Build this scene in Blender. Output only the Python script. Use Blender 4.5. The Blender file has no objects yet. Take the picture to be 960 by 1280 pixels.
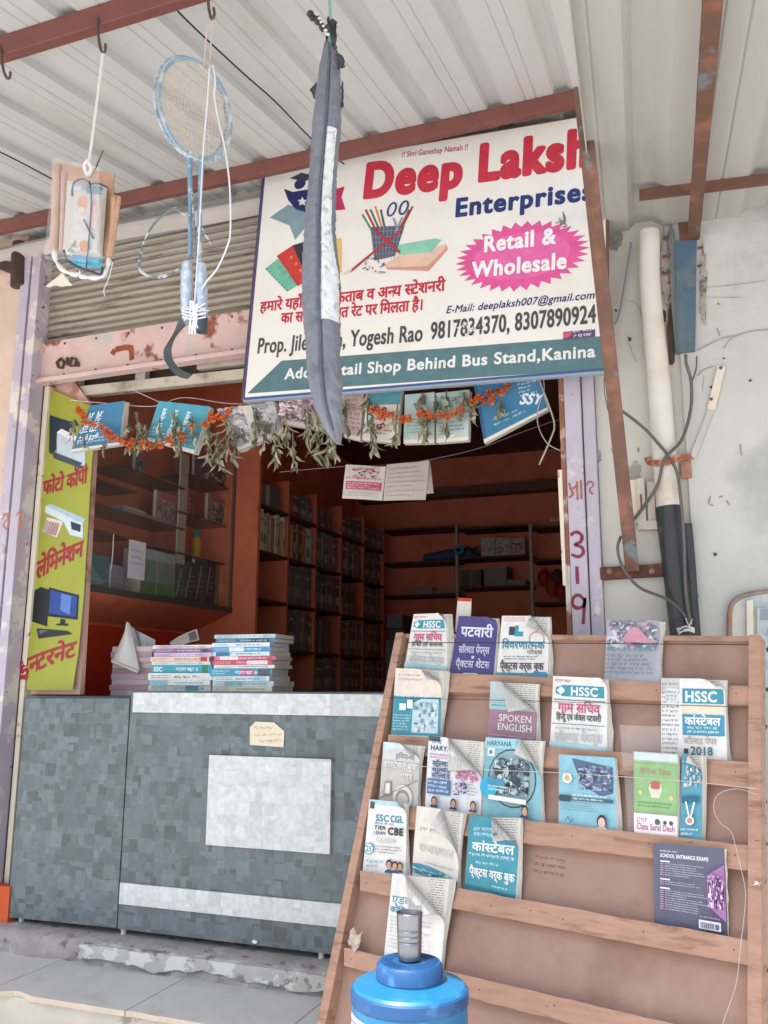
import bpy, bmesh, math, random
from mathutils import Vector, Matrix, noise
from mathutils.geometry import tessellate_polygon
rnd = random.Random(7)
S = bpy.context.scene
COL = S.collection
RAD = math.radians
# ---------------------------------------------------------------- camera
F = 1100.0                       # focal length in pixels of the 960 x 1280 photograph
YAW, PITCH, ROLL = RAD(20.593), RAD(11.132), RAD(-0.244)
CAM = Vector((0.0, -3.3, 0.98))
_f = Vector((-math.sin(YAW)*math.cos(PITCH), math.cos(YAW)*math.cos(PITCH), math.sin(PITCH)))
_r = Vector((math.cos(YAW), math.sin(YAW), 0))
_d = _f.cross(_r)
RIGHT = _r*math.cos(ROLL)+_d*math.sin(ROLL)
DOWN = -_r*math.sin(ROLL)+_d*math.cos(ROLL)
FWD = _f
cd = bpy.data.cameras.new('camera'); cam = bpy.data.objects.new('camera', cd); COL.objects.link(cam)
cd.sensor_fit = 'VERTICAL'; cd.sensor_height = 36; cd.lens = F/1280*36
cd.clip_start = 0.05; cd.clip_end = 600
mw = Matrix((RIGHT, -DOWN, -FWD)).transposed().to_4x4(); mw.translation = CAM
cam.matrix_world = mw
S.camera = cam
# ---------------------------------------------------------------- sky, sun, exposure
w = bpy.data.worlds.new('World'); S.world = w; w.use_nodes = True
nt = w.node_tree; bg = nt.nodes['Background']
sky = nt.nodes.new('ShaderNodeTexSky'); sky.sky_type = 'NISHITA'; sky.sun_disc = False
SUN_EL, SUN_AZ = RAD(62), RAD(200)    # azimuth measured clockwise from +Y
sky.sun_elevation = SUN_EL; sky.sun_rotation = SUN_AZ
sky.air_density = 1.2; sky.dust_density = 3.0; sky.ozone_density = 1.0
nt.links.new(sky.outputs[0], bg.inputs[0]); bg.inputs[1].default_value = 0.15
sd = bpy.data.lights.new('sun', 'SUN'); sd.energy = 5.0; sd.angle = RAD(0.6); sd.color = (1, .965, .92)
sun = bpy.data.objects.new('sun', sd); COL.objects.link(sun)
sdir = Vector((math.sin(SUN_AZ)*math.cos(SUN_EL), math.cos(SUN_AZ)*math.cos(SUN_EL), math.sin(SUN_EL)))
sun.rotation_euler = sdir.to_track_quat('Z', 'Y').to_euler(); sun.location = (0, -8, 9)
S.view_settings.view_transform = 'Standard'; S.view_settings.look = 'None'
S.view_settings.gamma = 1; S.view_settings.exposure = 1.0; S.view_settings.use_curve_mapping = False
S.render.engine = 'CYCLES'
S.cycles.use_denoising = True
S.cycles.max_bounces = 10; S.cycles.diffuse_bounces = 6; S.cycles.transparent_max_bounces = 16
# ---------------------------------------------------------------- rays
def ray(px, py): return RIGHT*((px-480)/F)+DOWN*((py-640)/F)+FWD
def onY(px, py, Y): d = ray(px, py); return CAM+d*((Y-CAM.y)/d.y)
def onX(px, py, X): d = ray(px, py); return CAM+d*((X-CAM.x)/d.x)
def onZ(px, py, Z): d = ray(px, py); return CAM+d*((Z-CAM.z)/d.z)
class Plane:
    """a real plane in the shop: origin, right, up, normal towards the street"""
    def __init__(s, o, u, v):
        s.o = Vector(o); s.u = Vector(u).normalized(); s.v = Vector(v).normalized()
        s.n = s.u.cross(s.v).normalized()
        s.uv_ = s.u.dot(s.v)
    def hit(s, px, py, h=0):
        d = ray(px, py); o = s.o+s.n*h
        return CAM+d*((o-CAM).dot(s.n)/d.dot(s.n))
    def uv(s, px, py, h=0):
        q = s.hit(px, py, h)-s.o; a = q.dot(s.u); b = q.dot(s.v); k = s.uv_
        return ((a-k*b)/(1-k*k), (b-k*a)/(1-k*k))
    def pt(s, u, v, h=0): return s.o+s.u*u+s.v*v+s.n*h
def planeY(Y): return Plane((0, Y, 0), (1, 0, 0), (0, 0, 1))
# ---------------------------------------------------------------- materials
def lin(c):
    if isinstance(c, str):
        c = c.lstrip('#'); c = [int(c[i:i+2], 16)/255 for i in (0, 2, 4)]
        return tuple(x/12.92 if x <= .04045 else ((x+.055)/1.055)**2.4 for x in c)
    return tuple(c)
_M = {}
def mat(c, rough=.6, var=.12, scale=9, metal=0, bump=0, bscale=60, dirt=None, dirt_lo=.55, dirt_hi=.7, dscale=4, spec=.4, alpha=1, trans=0, stretch=None, dirt2=None, d2lo=.6, d2hi=.68, d2scale=2, name=None):
    key = (c, rough, var, scale, metal, bump, bscale, dirt, dirt_lo, dirt_hi, dscale, spec, alpha, trans, stretch, dirt2, d2lo, d2hi, d2scale)
    if key in _M: return _M[key]
    m = bpy.data.materials.new(name or 'paint'); m.use_nodes = True
    t = m.node_tree; N = t.nodes; L = t.links; b = N['Principled BSDF']
    b.inputs['Roughness'].default_value = rough; b.inputs['Metallic'].default_value = metal
    b.inputs['Specular IOR Level'].default_value = spec; b.inputs['Alpha'].default_value = alpha
    b.inputs['Transmission Weight'].default_value = trans
    base = lin(c)
    def ns(sc, det=4, off=0):
        tc = N.new('ShaderNodeTexCoord'); mp = N.new('ShaderNodeMapping'); L.new(tc.outputs['Object'], mp.inputs[0])
        mp.inputs['Location'].default_value = (off, off*2, off*.7)
        if stretch: mp.inputs['Scale'].default_value = stretch
        n = N.new('ShaderNodeTexNoise'); n.inputs['Scale'].default_value = sc; n.inputs['Detail'].default_value = det
        n.inputs['Roughness'].default_value = .62
        L.new(mp.outputs[0], n.inputs['Vector']); return n.outputs['Fac']
    out = None
    if var:
        r = N.new('ShaderNodeMapRange'); L.new(ns(scale), r.inputs[0])
        r.inputs[1].default_value = .25; r.inputs[2].default_value = .75
        r.inputs[3].default_value = 1-var; r.inputs[4].default_value = 1+var
        mx = N.new('ShaderNodeVectorMath'); mx.operation = 'SCALE'; mx.inputs[0].default_value = base
        L.new(r.outputs[0], mx.inputs['Scale']); out = mx.outputs[0]
    def over(out, col, lo, hi, sc, off):
        r = N.new('ShaderNodeMapRange'); L.new(ns(sc, 8, off), r.inputs[0]); r.interpolation_type = 'SMOOTHSTEP'
        r.inputs[1].default_value = lo; r.inputs[2].default_value = hi
        mx = N.new('ShaderNodeMix'); mx.data_type = 'RGBA'; L.new(r.outputs[0], mx.inputs['Factor'])
        if out: L.new(out, mx.inputs['A'])
        else: mx.inputs['A'].default_value = base+(1,)
        mx.inputs['B'].default_value = lin(col)+(1,); return mx.outputs['Result']
    if dirt: out = over(out, dirt, dirt_lo, dirt_hi, dscale, 3.1)
    if dirt2: out = over(out, dirt2, d2lo, d2hi, d2scale, 11.7)
    if out: L.new(out, b.inputs['Base Color'])
    else: b.inputs['Base Color'].default_value = base+(1,)
    if bump:
        bp = N.new('ShaderNodeBump'); bp.inputs['Strength'].default_value = bump; bp.inputs['Distance'].default_value = .01
        L.new(ns(bscale, 6, 1.3), bp.inputs['Height']); L.new(bp.outputs[0], b.inputs['Normal'])
    _M[key] = m; return m
def ink(c): return mat(c, .42, .13, 22, spec=.4, bump=.10, bscale=28)
# ---------------------------------------------------------------- geometry collector
class G:
    def __init__(s): s.v = []; s.f = []; s.m = []; s.mats = []
    def mi(s, m):
        if m not in s.mats: s.mats.append(m)
        return s.mats.index(m)
    def add(s, vs, fs, m):
        o = len(s.v); s.v += [Vector(p) for p in vs]; k = s.mi(m)
        for f in fs: s.f.append(tuple(i+o for i in f)); s.m.append(k)
    def box(s, a, b, m):
        (x0, y0, z0), (x1, y1, z1) = a, b
        s.obox([(x0, y0, z0), (x1, y0, z0), (x1, y1, z0), (x0, y1, z0), (x0, y0, z1), (x1, y0, z1), (x1, y1, z1), (x0, y1, z1)], m)
    def obox(s, p, m):
        s.add(p, [(0, 3, 2, 1), (4, 5, 6, 7), (0, 1, 5, 4), (1, 2, 6, 5), (2, 3, 7, 6), (3, 0, 4, 7)], m)
    def slab(s, P, pts, h0, h1, m, side=None):
        """polygon in plane coordinates extruded from h0 to h1 along the plane normal"""
        n = len(pts); vs = [P.pt(u, v, h0) for u, v in pts]+[P.pt(u, v, h1) for u, v in pts]
        tri = tessellate_polygon([[Vector((u, v, 0)) for u, v in pts]])
        area = sum(pts[i][0]*pts[(i+1) % n][1]-pts[(i+1) % n][0]*pts[i][1] for i in range(n))
        fs = []
        for t in tri:
            a, b, c = t
            ar = (pts[b][0]-pts[a][0])*(pts[c][1]-pts[a][1])-(pts[c][0]-pts[a][0])*(pts[b][1]-pts[a][1])
            if ar < 0: a, c = c, a
            fs.append((a+n, b+n, c+n)); fs.append((c, b, a))
        s.add(vs, fs, m)
        q = [(i, (i+1) % n, (i+1) % n+n, i+n) for i in range(n)]
        if area < 0: q = [tuple(reversed(x)) for x in q]
        s.add(vs, q, side or m)
    def bar(s, a, b, w, d, m, up=(0, 0, 1)):
        """rectangular bar from a to b, w wide across, d deep along up"""
        a = Vector(a); b = Vector(b); t = (b-a).normalized(); up = Vector(up); x = t.cross(up).normalized(); y = x.cross(t).normalized()
        x *= w/2; y *= d/2
        s.obox([a-x-y, a+x-y, b+x-y, b-x-y, a-x+y, a+x+y, b+x+y, b-x+y], m)
    def tube(s, pts, r, m, n=8, cap=True):
        pts = [Vector(p) for p in pts]; k = len(pts); rs = r if isinstance(r, (list, tuple)) else [r]*k
        vs = []; ref = None
        for i, p in enumerate(pts):
            t = (pts[min(i+1, k-1)]-pts[max(i-1, 0)]).normalized()
            if ref is None:
                ref = t.orthogonal().normalized()
            ref = (ref-t*ref.dot(t))
            ref = ref.normalized() if ref.length > 1e-6 else t.orthogonal().normalized()
            q = t.cross(ref)
            for j in range(n):
                a = 2*math.pi*j/n; vs.append(p+(ref*math.cos(a)+q*math.sin(a))*rs[i])
        fs = [(i*n+j, i*n+(j+1) % n, (i+1)*n+(j+1) % n, (i+1)*n+j) for i in range(k-1) for j in range(n)]
        if cap: fs += [tuple(reversed(range(n))), tuple(range((k-1)*n, k*n))]
        s.add(vs, fs, m)
    def lathe(s, c, prof, m, n=40, axis=(0, 0, 1)):
        c = Vector(c); ax = Vector(axis).normalized(); x = ax.orthogonal().normalized(); y = ax.cross(x); vs = []
        for r, z in prof:
            for j in range(n):
                a = 2*math.pi*j/n; vs.append(c+ax*z+(x*math.cos(a)+y*math.sin(a))*r)
        k = len(prof)
        s.add(vs, [(i*n+j, i*n+(j+1) % n, (i+1)*n+(j+1) % n, (i+1)*n+j) for i in range(k-1) for j in range(n)], m)
    def grid(s, fn, nu, nv, m, back=None):
        vs = [fn(i/nu, j/nv) for j in range(nv+1) for i in range(nu+1)]; k = nu+1
        s.add(vs, [(j*k+i, j*k+i+1, (j+1)*k+i+1, (j+1)*k+i) for j in range(nv) for i in range(nu)], m)
    def build(s, name, parent=None, smooth=False, loc=None, label=None, cat=None, group=None, kind=None, bevel=0, weld=False):
        o0 = parent['_o'] if parent is not None else (Vector(loc) if loc is not None else Vector((0, 0, 0)))
        o0 = Vector(o0)
        me = bpy.data.meshes.new(name); me.from_pydata([p-o0 for p in s.v], [], s.f)
        for m in s.mats: me.materials.append(m)
        me.polygons.foreach_set('material_index', s.m)
        if weld:
            bm = bmesh.new(); bm.from_mesh(me); bmesh.ops.remove_doubles(bm, verts=bm.verts, dist=1e-5); bm.to_mesh(me); bm.free()
        if smooth:
            me.polygons.foreach_set('use_smooth', [True]*len(me.polygons))
            if smooth != 'all': me.set_sharp_from_angle(angle=RAD(40))
        me.update()
        o = bpy.data.objects.new(name, me); COL.objects.link(o)
        o['_o'] = o0[:]
        if parent is not None: o.parent = parent
        else: o.location = o0
        tag(o, label, cat, group, kind)
        if bevel:
            b = o.modifiers.new('bevel', 'BEVEL'); b.width = bevel; b.segments = 2; b.limit_method = 'ANGLE'; b.angle_limit = RAD(50)
        return o
def tag(o, label=None, cat=None, group=None, kind=None):
    if label: o['label'] = label
    if cat: o['category'] = cat
    if group: o['group'] = group
    if kind: o['kind'] = kind
    return o
def thing(name, loc, label, cat, group=None):
    o = bpy.data.objects.new(name, None); COL.objects.link(o); o.location = loc; o['_o'] = tuple(loc); o.empty_display_size = .05
    return tag(o, label, cat, group)
def catmull(pts, k=8):
    pts = [Vector(p) for p in pts]; out = []
    for i in range(len(pts)-1):
        p0 = pts[max(i-1, 0)]; p1 = pts[i]; p2 = pts[i+1]; p3 = pts[min(i+2, len(pts)-1)]
        for j in range(k):
            t = j/k; out.append(.5*((2*p1)+(p2-p0)*t+(2*p0-5*p1+4*p2-p3)*t*t+(3*p1-p0-3*p2+p3)*t**3))
    out.append(pts[-1]); return out
# ---------------------------------------------------------------- lettering
_GL = {}
def _mesh_of(ch):
    c = bpy.data.curves.new('lettering', 'FONT'); c.body = ch; c.resolution_u = 5
    o = bpy.data.objects.new('lettering', c); COL.objects.link(o)
    dg = bpy.context.evaluated_depsgraph_get(); me = o.evaluated_get(dg).to_mesh()
    vs = [(v.co.x, v.co.y) for v in me.vertices]; fs = [tuple(p.vertices) for p in me.polygons]
    o.evaluated_get(dg).to_mesh_clear(); bpy.data.objects.remove(o); bpy.data.curves.remove(c); return vs, fs
def glyph(ch):
    if ch in _GL: return _GL[ch]
    if ch.startswith('{'):                   # half form of a Devanagari consonant: its stem cut away
        vs, fs, adv = glyph(ch[1]); xm = max(v[0] for v in vs); cut = xm-.17
        polys = clip([[vs[i] for i in f] for f in fs], (-1, 0, cut)); vv = []; ff = []
        for p in polys: ff.append(tuple(range(len(vv), len(vv)+len(p)))); vv += p
        r = (vv, ff, cut-.02)
    else:
        vs, fs = _mesh_of(ch) if ch.strip() else ([], [])
        bar_, _ = _mesh_of('|'); a, _ = _mesh_of(ch+'|')
        adv = max(v[0] for v in a)-max(v[0] for v in bar_)
        if ch == 'ि': adv = .262
        r = (vs, fs, adv)
    _GL[ch] = r; return r
def clip(polys, h):
    """keep the part of convex polygons where nx*x+ny*y+c >= 0"""
    nx, ny, c = h; out = []
    for p in polys:
        q = []; n = len(p); ds = [nx*a[0]+ny*a[1]+c for a in p]
        for i in range(n):
            a, b = p[i], p[(i+1) % n]; da, db = ds[i], ds[(i+1) % n]
            if da >= 0: q.append(a)
            if (da >= 0) != (db >= 0):
                t = da/(da-db); q.append((a[0]+(b[0]-a[0])*t, a[1]+(b[1]-a[1])*t))
        if len(q) >= 3: out.append(q)
    return out
def cut(polys, h):
    """split polygons along a line"""
    nx, ny, c = h; out = []
    for p in polys:
        ds = [nx*a[0]+ny*a[1]+c for a in p]
        if min(ds) < -1e-9 and max(ds) > 1e-9:
            out += clip([p], h)+clip([p], (-nx, -ny, -c))
        else: out.append(p)
    return out
def chars(s):
    out = []; i = 0
    while i < len(s):
        if s[i] == '{': out.append(s[i:i+3]); i += 3
        else: out.append(s[i]); i += 1
    return out
def text_polys(s, track=0):
    x = 0; out = []
    if any(ord(c) > 127 for c in s): track = 0
    for ch in chars(s):
        vs, fs, adv = glyph(ch); ge = [[(vs[i][0]+x, vs[i][1]) for i in f] for f in fs]
        out.append(ge); x += adv+track
    return out, x-track
def outline_edges(polys):
    cnt = {}
    for p in polys:
        q = [(round(a, 5), round(b, 5)) for a, b in p]
        for a, b in zip(q, q[1:]+q[:1]):
            k = (min(a, b), max(a, b)); cnt[k] = cnt.get(k, 0)+1
    return [k for k, v in cnt.items() if v == 1 and k[0] != k[1]]
def capsule(a, b, r, n=5):
    t = math.atan2(b[1]-a[1], b[0]-a[0]); pts = []
    for c, a0 in ((b, t-math.pi/2), (a, t+math.pi/2)):
        for i in range(n+1): pts.append((c[0]+r*math.cos(a0+math.pi*i/n), c[1]+r*math.sin(a0+math.pi*i/n)))
    return pts
class Art:
    """flat artwork: layers of polygons in its own 2-D coordinates, printed later on a surface"""
    def __init__(s, w=1, h=1): s.L = []; s.w = w; s.h = h
    def poly(s, pts, c):
        if len(pts) <= 4 and c: 
            pass
        tri = tessellate_polygon([[Vector((x, y, 0)) for x, y in pts]])
        s.L.append(([[pts[i] for i in t] for t in tri], c)); return s
    def rect(s, x0, y0, x1, y1, c): s.L.append(([[(x0, y0), (x1, y0), (x1, y1), (x0, y1)]], c)); return s
    def circ(s, x, y, rx, c, ry=None, n=20, a0=0, a1=360):
        ry = ry or rx*s.w/s.h
        pts = [(x+rx*math.cos(RAD(a0+(a1-a0)*i/n)), y+ry*math.sin(RAD(a0+(a1-a0)*i/n))) for i in range(n if a1-a0 == 360 else n+1)]
        s.L.append(([[(x, y), pts[i], pts[(i+1) % len(pts)]] for i in range(len(pts) if a1-a0 == 360 else n)], c)); return s
    def line(s, p, q, wd, c):
        dx, dy = (q[0]-p[0])*s.w, (q[1]-p[1])*s.h; l = math.hypot(dx, dy) or 1; nx, ny = -dy/l*wd/2, dx/l*wd/2
        nx /= s.w; ny /= s.h
        s.L.append(([[(p[0]-nx, p[1]-ny), (q[0]-nx, q[1]-ny), (q[0]+nx, q[1]+ny), (p[0]+nx, p[1]+ny)]], c)); return s
    def path(s, pts, wd, c):
        for a, b in zip(pts, pts[1:]): s.line(a, b, wd, c)
        return s
    def text(s, t, x, y, h, c, width=None, bold=0, align='l', rot=0, slant=0, skew=None, outline=None):
        """h = letter height in art units (cap height); width = fit to this width"""
        gl, adv = text_polys(t, bold*1.5); k = h/.70; ky = k; kx = k*s.h/s.w
        if width: kx = width/max(adv, .01)
        ox = 0 if align == 'l' else (-adv*kx/2 if align == 'c' else -adv*kx)
        ca, sa = math.cos(RAD(rot)), math.sin(RAD(rot)); sx = ky*s.h/s.w/kx      # keeps strokes round when the word is squeezed
        def tf(X, Y):
            a = X*kx+ox+slant*Y*ky; b = Y*ky
            if skew: b += skew*a
            if rot: a, b = a*ca-b*sa*s.h/s.w, a*sa*s.w/s.h+b*ca
            return (x+a, y+b)
        def put(bold, c):
            layers = {}
            for gi, ge in enumerate(gl):
                layers.setdefault(gi % 2, []).extend([[tf(*v) for v in p] for p in ge])
                if bold:
                    for ei, (a, b) in enumerate(outline_edges(ge)):
                        cp = capsule((a[0]/sx, a[1]), (b[0]/sx, b[1]), bold)
                        layers.setdefault(2+ei % 37, []).append([tf(v[0]*sx, v[1]) for v in cp])
            for kk in sorted(layers):
                if layers[kk]: s.L.append((layers[kk], c) if kk < 3 else (layers[kk], c, 1))
        if outline: put(outline[1], outline[0])
        put(bold, c); return s
    def words(s, x0, y0, x1, y1, n, c, fill=.55, seed=1, dens=1):
        """lines of print too small to read: a head line per word with short strokes hanging from it"""
        r = random.Random(seed); dy = (y1-y0)/n; ps = []; qs = []
        for i in range(n):
            y = y1-(i+.25)*dy; x = x0; end = x1-(r.random()**2)*(x1-x0)*.35; hh = dy*fill; asp = s.h/s.w
            while x < end:
                wl = max(r.uniform(.6, 3.2)*hh*asp, .012*dens); e = min(x+wl, end)
                if r.random() < .7: qs.append([(x, y-hh*.12), (e, y-hh*.12), (e, y), (x, y)])
                q = x
                while q < e-.15*hh*asp:
                    t = r.uniform(.10, .17)*hh*asp; l = hh*r.uniform(.55, 1); o = r.uniform(-.12, .12)*hh*asp
                    ps.append([(q, y-l), (q+t, y-l), (q+t+o, y), (q+o, y)])
                    if r.random() < .5: z = y-l*r.uniform(.3, .7); ps.append([(q-.2*hh*asp, z-hh*.07), (q+.25*hh*asp, z-hh*.1), (q+.25*hh*asp, z+hh*.05), (q-.2*hh*asp, z+hh*.07)])
                    q += r.uniform(.28, .5)*hh*asp
                x = e+r.uniform(.35, .6)*hh*asp
        s.L.append((ps, c)); s.L.append((qs, c)); return s
    def blotch(s, x0, y0, x1, y1, cols, n=40, seed=1):
        """a small photograph: mosaic of irregular patches"""
        r = random.Random(seed); 
        for i in range(int(n*2.2)):
            f_ = 1.3-i/(n*2.2); cx, cy = r.uniform(x0, x1), r.uniform(y0, y1); rx = (x1-x0)*r.uniform(.02, .14)*f_; ry = (y1-y0)*r.uniform(.03, .18)*f_; k = r.randint(5, 9); a0 = r.random()*6
            pts = [(min(x1, max(x0, cx+rx*math.cos(a0+6.283*j/k)*r.uniform(.6, 1.2))), min(y1, max(y0, cy+ry*math.sin(a0+6.283*j/k)*r.uniform(.6, 1.2)))) for j in range(k)]
            s.L.append(([[(cx, cy), pts[j], pts[(j+1) % k]] for j in range(k)], r.choice(cols)))
        return s
    def face(s, x, y, r_, skin='#b98d70', hair='#1d1a1a', shirt='#39465c'):
        s.circ(x, y-r_*1.5, r_*1.25, shirt, ry=r_*.9*s.w/s.h, a0=0, a1=180)
        s.circ(x, y+r_*.12, r_*.95, hair, ry=r_*1.2*s.w/s.h); s.circ(x, y-r_*.12, r_*.72, skin, ry=r_*.98*s.w/s.h); return s
    def emit(s, g, fn, step=.00022, h0=0, cuts=(), keep=(), mk=ink):
        """print on fn(x, y, h) -> point"""
        z = h0
        for ps, c, *fine in s.L:
            z += .000018 if fine else step
            for h in keep: ps = clip(ps, h)
            for h in cuts: ps = cut(ps, h)
            m = mk(c) if not isinstance(c, bpy.types.Material) else c
            vs = []; fs = []
            for p in ps:
                a = sum(p[i][0]*p[(i+1) % len(p)][1]-p[(i+1) % len(p)][0]*p[i][1] for i in range(len(p)))
                idx = list(range(len(vs), len(vs)+len(p)))
                if a < 0: idx.reverse()
                vs += [fn(x, y, z) for x, y in p]; fs.append(tuple(idx))
            if vs: g.add(vs, fs, m)
        return z
# ================================================================ materials of the place
WALLW = mat('#c2beb5', .85, .10, 3, bump=.35, bscale=25, dirt='#8f9499', dirt_lo=.60, dirt_hi=.70, dscale=2.2, dirt2='#6f6a63', d2lo=.66, d2hi=.70, d2scale=9, name='whitewash')
WALLB = mat('#bcbbb6', .85, .09, 2.5, bump=.4, bscale=18, dirt='#a6a6a2', dirt_lo=.48, dirt_hi=.64, dscale=1.7, dirt2='#77726a', d2lo=.68, d2hi=.71, d2scale=7, name='bluish_whitewash')
PEACH = mat('#cfb6a4', .88, .14, 4, bump=.4, bscale=20, dirt='#b98d70', dirt_lo=.5, dirt_hi=.66, dscale=3, dirt2='#7a6f68', d2lo=.64, d2hi=.68, d2scale=6, name='peach_plaster')
PURP = mat('#b3a9b5', .6, .10, 6, dirt='#d0c8c0', dirt_lo=.50, dirt_hi=.57, dscale=5, dirt2='#8a5f55', d2lo=.64, d2hi=.68, d2scale=14, bump=.15, name='lavender_paint')
CREAM = mat('#d8cdb9', .65, .10, 8, dirt='#96705c', dirt_lo=.6, dirt_hi=.68, dscale=9, name='cream_paint')
PINKP = mat('#d3a999', .7, .10, 6, dirt='#a97563', dirt_lo=.55, dirt_hi=.66, dscale=7, name='pink_paint')
RUST = mat('#5a3a30', .8, .25, 14, dirt='#7d4a35', dirt_lo=.5, dirt_hi=.62, dscale=12, bump=.3, name='rusty_steel')
REDOX = mat('#70433a', .6, .12, 10, dirt='#5b3a34', dirt_lo=.55, dirt_hi=.68, dscale=8, name='red_oxide_steel')
BROWNST = mat('#664839', .6, .15, 8, dirt='#8a5946', dirt_lo=.5, dirt_hi=.66, dscale=6, dirt2='#6a7072', d2lo=.6, d2hi=.66, d2scale=5, name='brown_angle_iron')
SHEET = mat('#b9b9b6', .5, .05, 2, dirt='#aeaca6', dirt_lo=.5, dirt_hi=.7, dscale=2, stretch=(3, .4, 1), name='painted_tin')
SHEET2 = mat('#aaa7a0', .5, .06, 2, dirt='#a09b93', dirt_lo=.5, dirt_hi=.7, dscale=2, stretch=(4, .4, 1), name='old_tin')
ORANGE = mat('#d67756', .6, .10, 5, dirt='#c06849', dirt_lo=.5, dirt_hi=.7, dscale=4, name='terracotta_paint')
REDP = mat('#c23c22', .6, .10, 5, name='red_paint')
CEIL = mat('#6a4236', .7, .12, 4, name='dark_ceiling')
CONC = mat('#9f9993', .92, .18, 12, bump=.6, bscale=40, dirt='#b5b0a9', dirt_lo=.58, dirt_hi=.64, dscale=9, dirt2='#756f69', d2lo=.55, d2hi=.65, d2scale=16, name='rough_concrete')
TILE = mat('#c6c4c2', .45, .06, 6, dirt='#b7b4b1', dirt_lo=.5, dirt_hi=.7, dscale=5, name='grey_floor_tile')
STONE = mat('#c6beb2', .8, .10, 8, dirt='#9d958a', dirt_lo=.55, dirt_hi=.66, dscale=9, name='riser_plaster')
GROUND = mat('#bfbfbe', .9, .15, 1.2, dirt='#a6a6a4', dirt_lo=.5, dirt_hi=.68, dscale=1.1, bump=.3, bscale=30, name='pale_street')
BLACK = mat('#17181a', .6, .1, 20)
PY0 = planeY(0)
ZF = -.05
# ================================================================ ground and steps
YL = onZ(300, 1201, ZF).y
ZT = onY(300, 1230, YL).z
YT = onZ(120, 1258, ZT).y
g = G(); g.add([(-60, -60, ZT-.36), (60, -60, ZT-.36), (60, 60, ZT-.36), (-60, 60, ZT-.36)], [(0, 1, 2, 3)], GROUND)
g.build('street', kind='structure')
g = G()
def wob(a, k, s): return noise.noise(Vector((a*k, s, .3)))
def ledge(u, v):
    x = -6+9.5*u
    d = .018*wob(x, 6, 1)+.012*wob(x, 23, 2)
    prof = [(1.2, ZF), (.25, ZF), (YL+.05, ZF+.002), (YL+.012, ZF-.008), (YL, ZF-.03), (YL-.008, (ZF+ZT)/2), (YL-.012, ZT-.02)]
    i = min(int(v*6+1e-6), 6); y, z = prof[i]
    if i >= 2: y += d*(1 if i < 6 else 1.6); z += (.012*wob(x, 9, 4) if i in (3, 4) else 0)
    return (x, y, z)
g.grid(ledge, 500, 6, CONC)
g.build('platform', kind='structure', smooth='all')
PLC = Plane((0, YL-.006, 0), (1, 0, 0), (0, 0, 1)); r_ = random.Random(31); up = []; dn = []
for i in range(60):
    x = -2.50+1.42*i/59; up.append((x, ZF-.004+.004*wob(x, 14, 3)+r_.uniform(-.002, .002))); dn.append((x, (ZF+ZT)/2-.02+.03*wob(x, 5, 8)+.012*wob(x, 21, 9)+r_.uniform(-.003, .003)))
g = G(); g.slab(PLC, dn+up[::-1], -.02, .024, mat('#b5b1ab', .9, .12, 20, bump=.5, bscale=45, dirt='#d2cfca', dirt_lo=.50, dirt_hi=.55, dscale=12, dirt2='#857f78', d2lo=.55, d2hi=.60, d2scale=9, name='old_limewash')); g.build('plaster_coat', kind='structure')
g = G()
TS = .6
for i in range(-7, 8):                       # tiles with open joints, the front edge chipped
    x0 = -2.0+i*TS; x1 = x0+TS-.004
    n = 26
    fr = [(x0+(x1-x0)*j/n, YT+(.020*max(0, wob(x0+(x1-x0)*j/n, 7, 7)-.05)*2.2 if -3.2 < x0 < -1.9 else .003*wob(j, 1, i))) for j in range(n+1)]
    pts = fr+[(x1, YL+.2), (x0, YL+.2)]
    P = Plane((0, 0, ZT), (1, 0, 0), (0, 1, 0)); g.slab(P, pts, -.018, 0, TILE, mat('#c8b9a6', .8, .1, 20))
g.build('step_tiles', kind='structure')
g = G(); g.box((-6, YT+.025, ZT-.2), (4, 1, ZT-.02), STONE); g.box((-6, YT-.32, ZT-.36), (4, YT+.02, ZT-.19), STONE)
g.build('step_base', kind='structure')
# ================================================================ the building
XJ, XR = -3.10, -.487            # inner edges of the shutter opening
bld = thing('shop_building', (-1.8, 2, ZF), 'whitewashed roadside shop building with peach pier and dark terracotta room inside', 'building')
g = G(); g.box((-7, 0, ZT-.4), (-3.225, .35, 4.6), PEACH); g.build('pier', bld)
g = G(); g.box((-.377, 0, ZT-.4), (-.06, .35, 4.6), WALLW); g.box((-.06, -.012, ZT-.4), (4.5, .35, 4.6), WALLB); g.build('front_wall', bld)
g = G(); g.box((-3.225, .06, 3.0), (-.377, .3, 4.6), WALLW)
g.grid(lambda u, v: (-3.4+2.95*u, -.02-.05*math.sin(math.pi*v), 3.12+.10*v+.01*math.sin(9*u)), 30, 6, mat('#aaa39c', .7, .1, 5)); g.build('lintel', bld)
g = G(); g.box((-3.6, .12, ZF-.3), (-3.08, 4.3, 3.3), ORANGE); g.build('side_wall', bld)
g = G(); g.box((-.40, .30, ZF-.3), (-.1, 4.3, 3.3), ORANGE); g.build('side_wall', bld)
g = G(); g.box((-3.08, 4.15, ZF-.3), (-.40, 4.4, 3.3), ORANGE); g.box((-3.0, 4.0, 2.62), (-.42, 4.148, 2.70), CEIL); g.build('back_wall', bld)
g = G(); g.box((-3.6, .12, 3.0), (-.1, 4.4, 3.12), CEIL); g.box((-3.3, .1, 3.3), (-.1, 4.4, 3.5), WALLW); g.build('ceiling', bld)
g = G(); g.box((-3.08, .1, ZF-.3), (-.4, 4.2, ZF+.004), mat('#aca298', .6)); g.build('room_floor', bld)
# soffit low under the cabinet: red dado below it
g = G(); g.box((-3.078, .14, 0), (-3.06, 1.49, 1.285), REDP); g.build('dado', bld)
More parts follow.
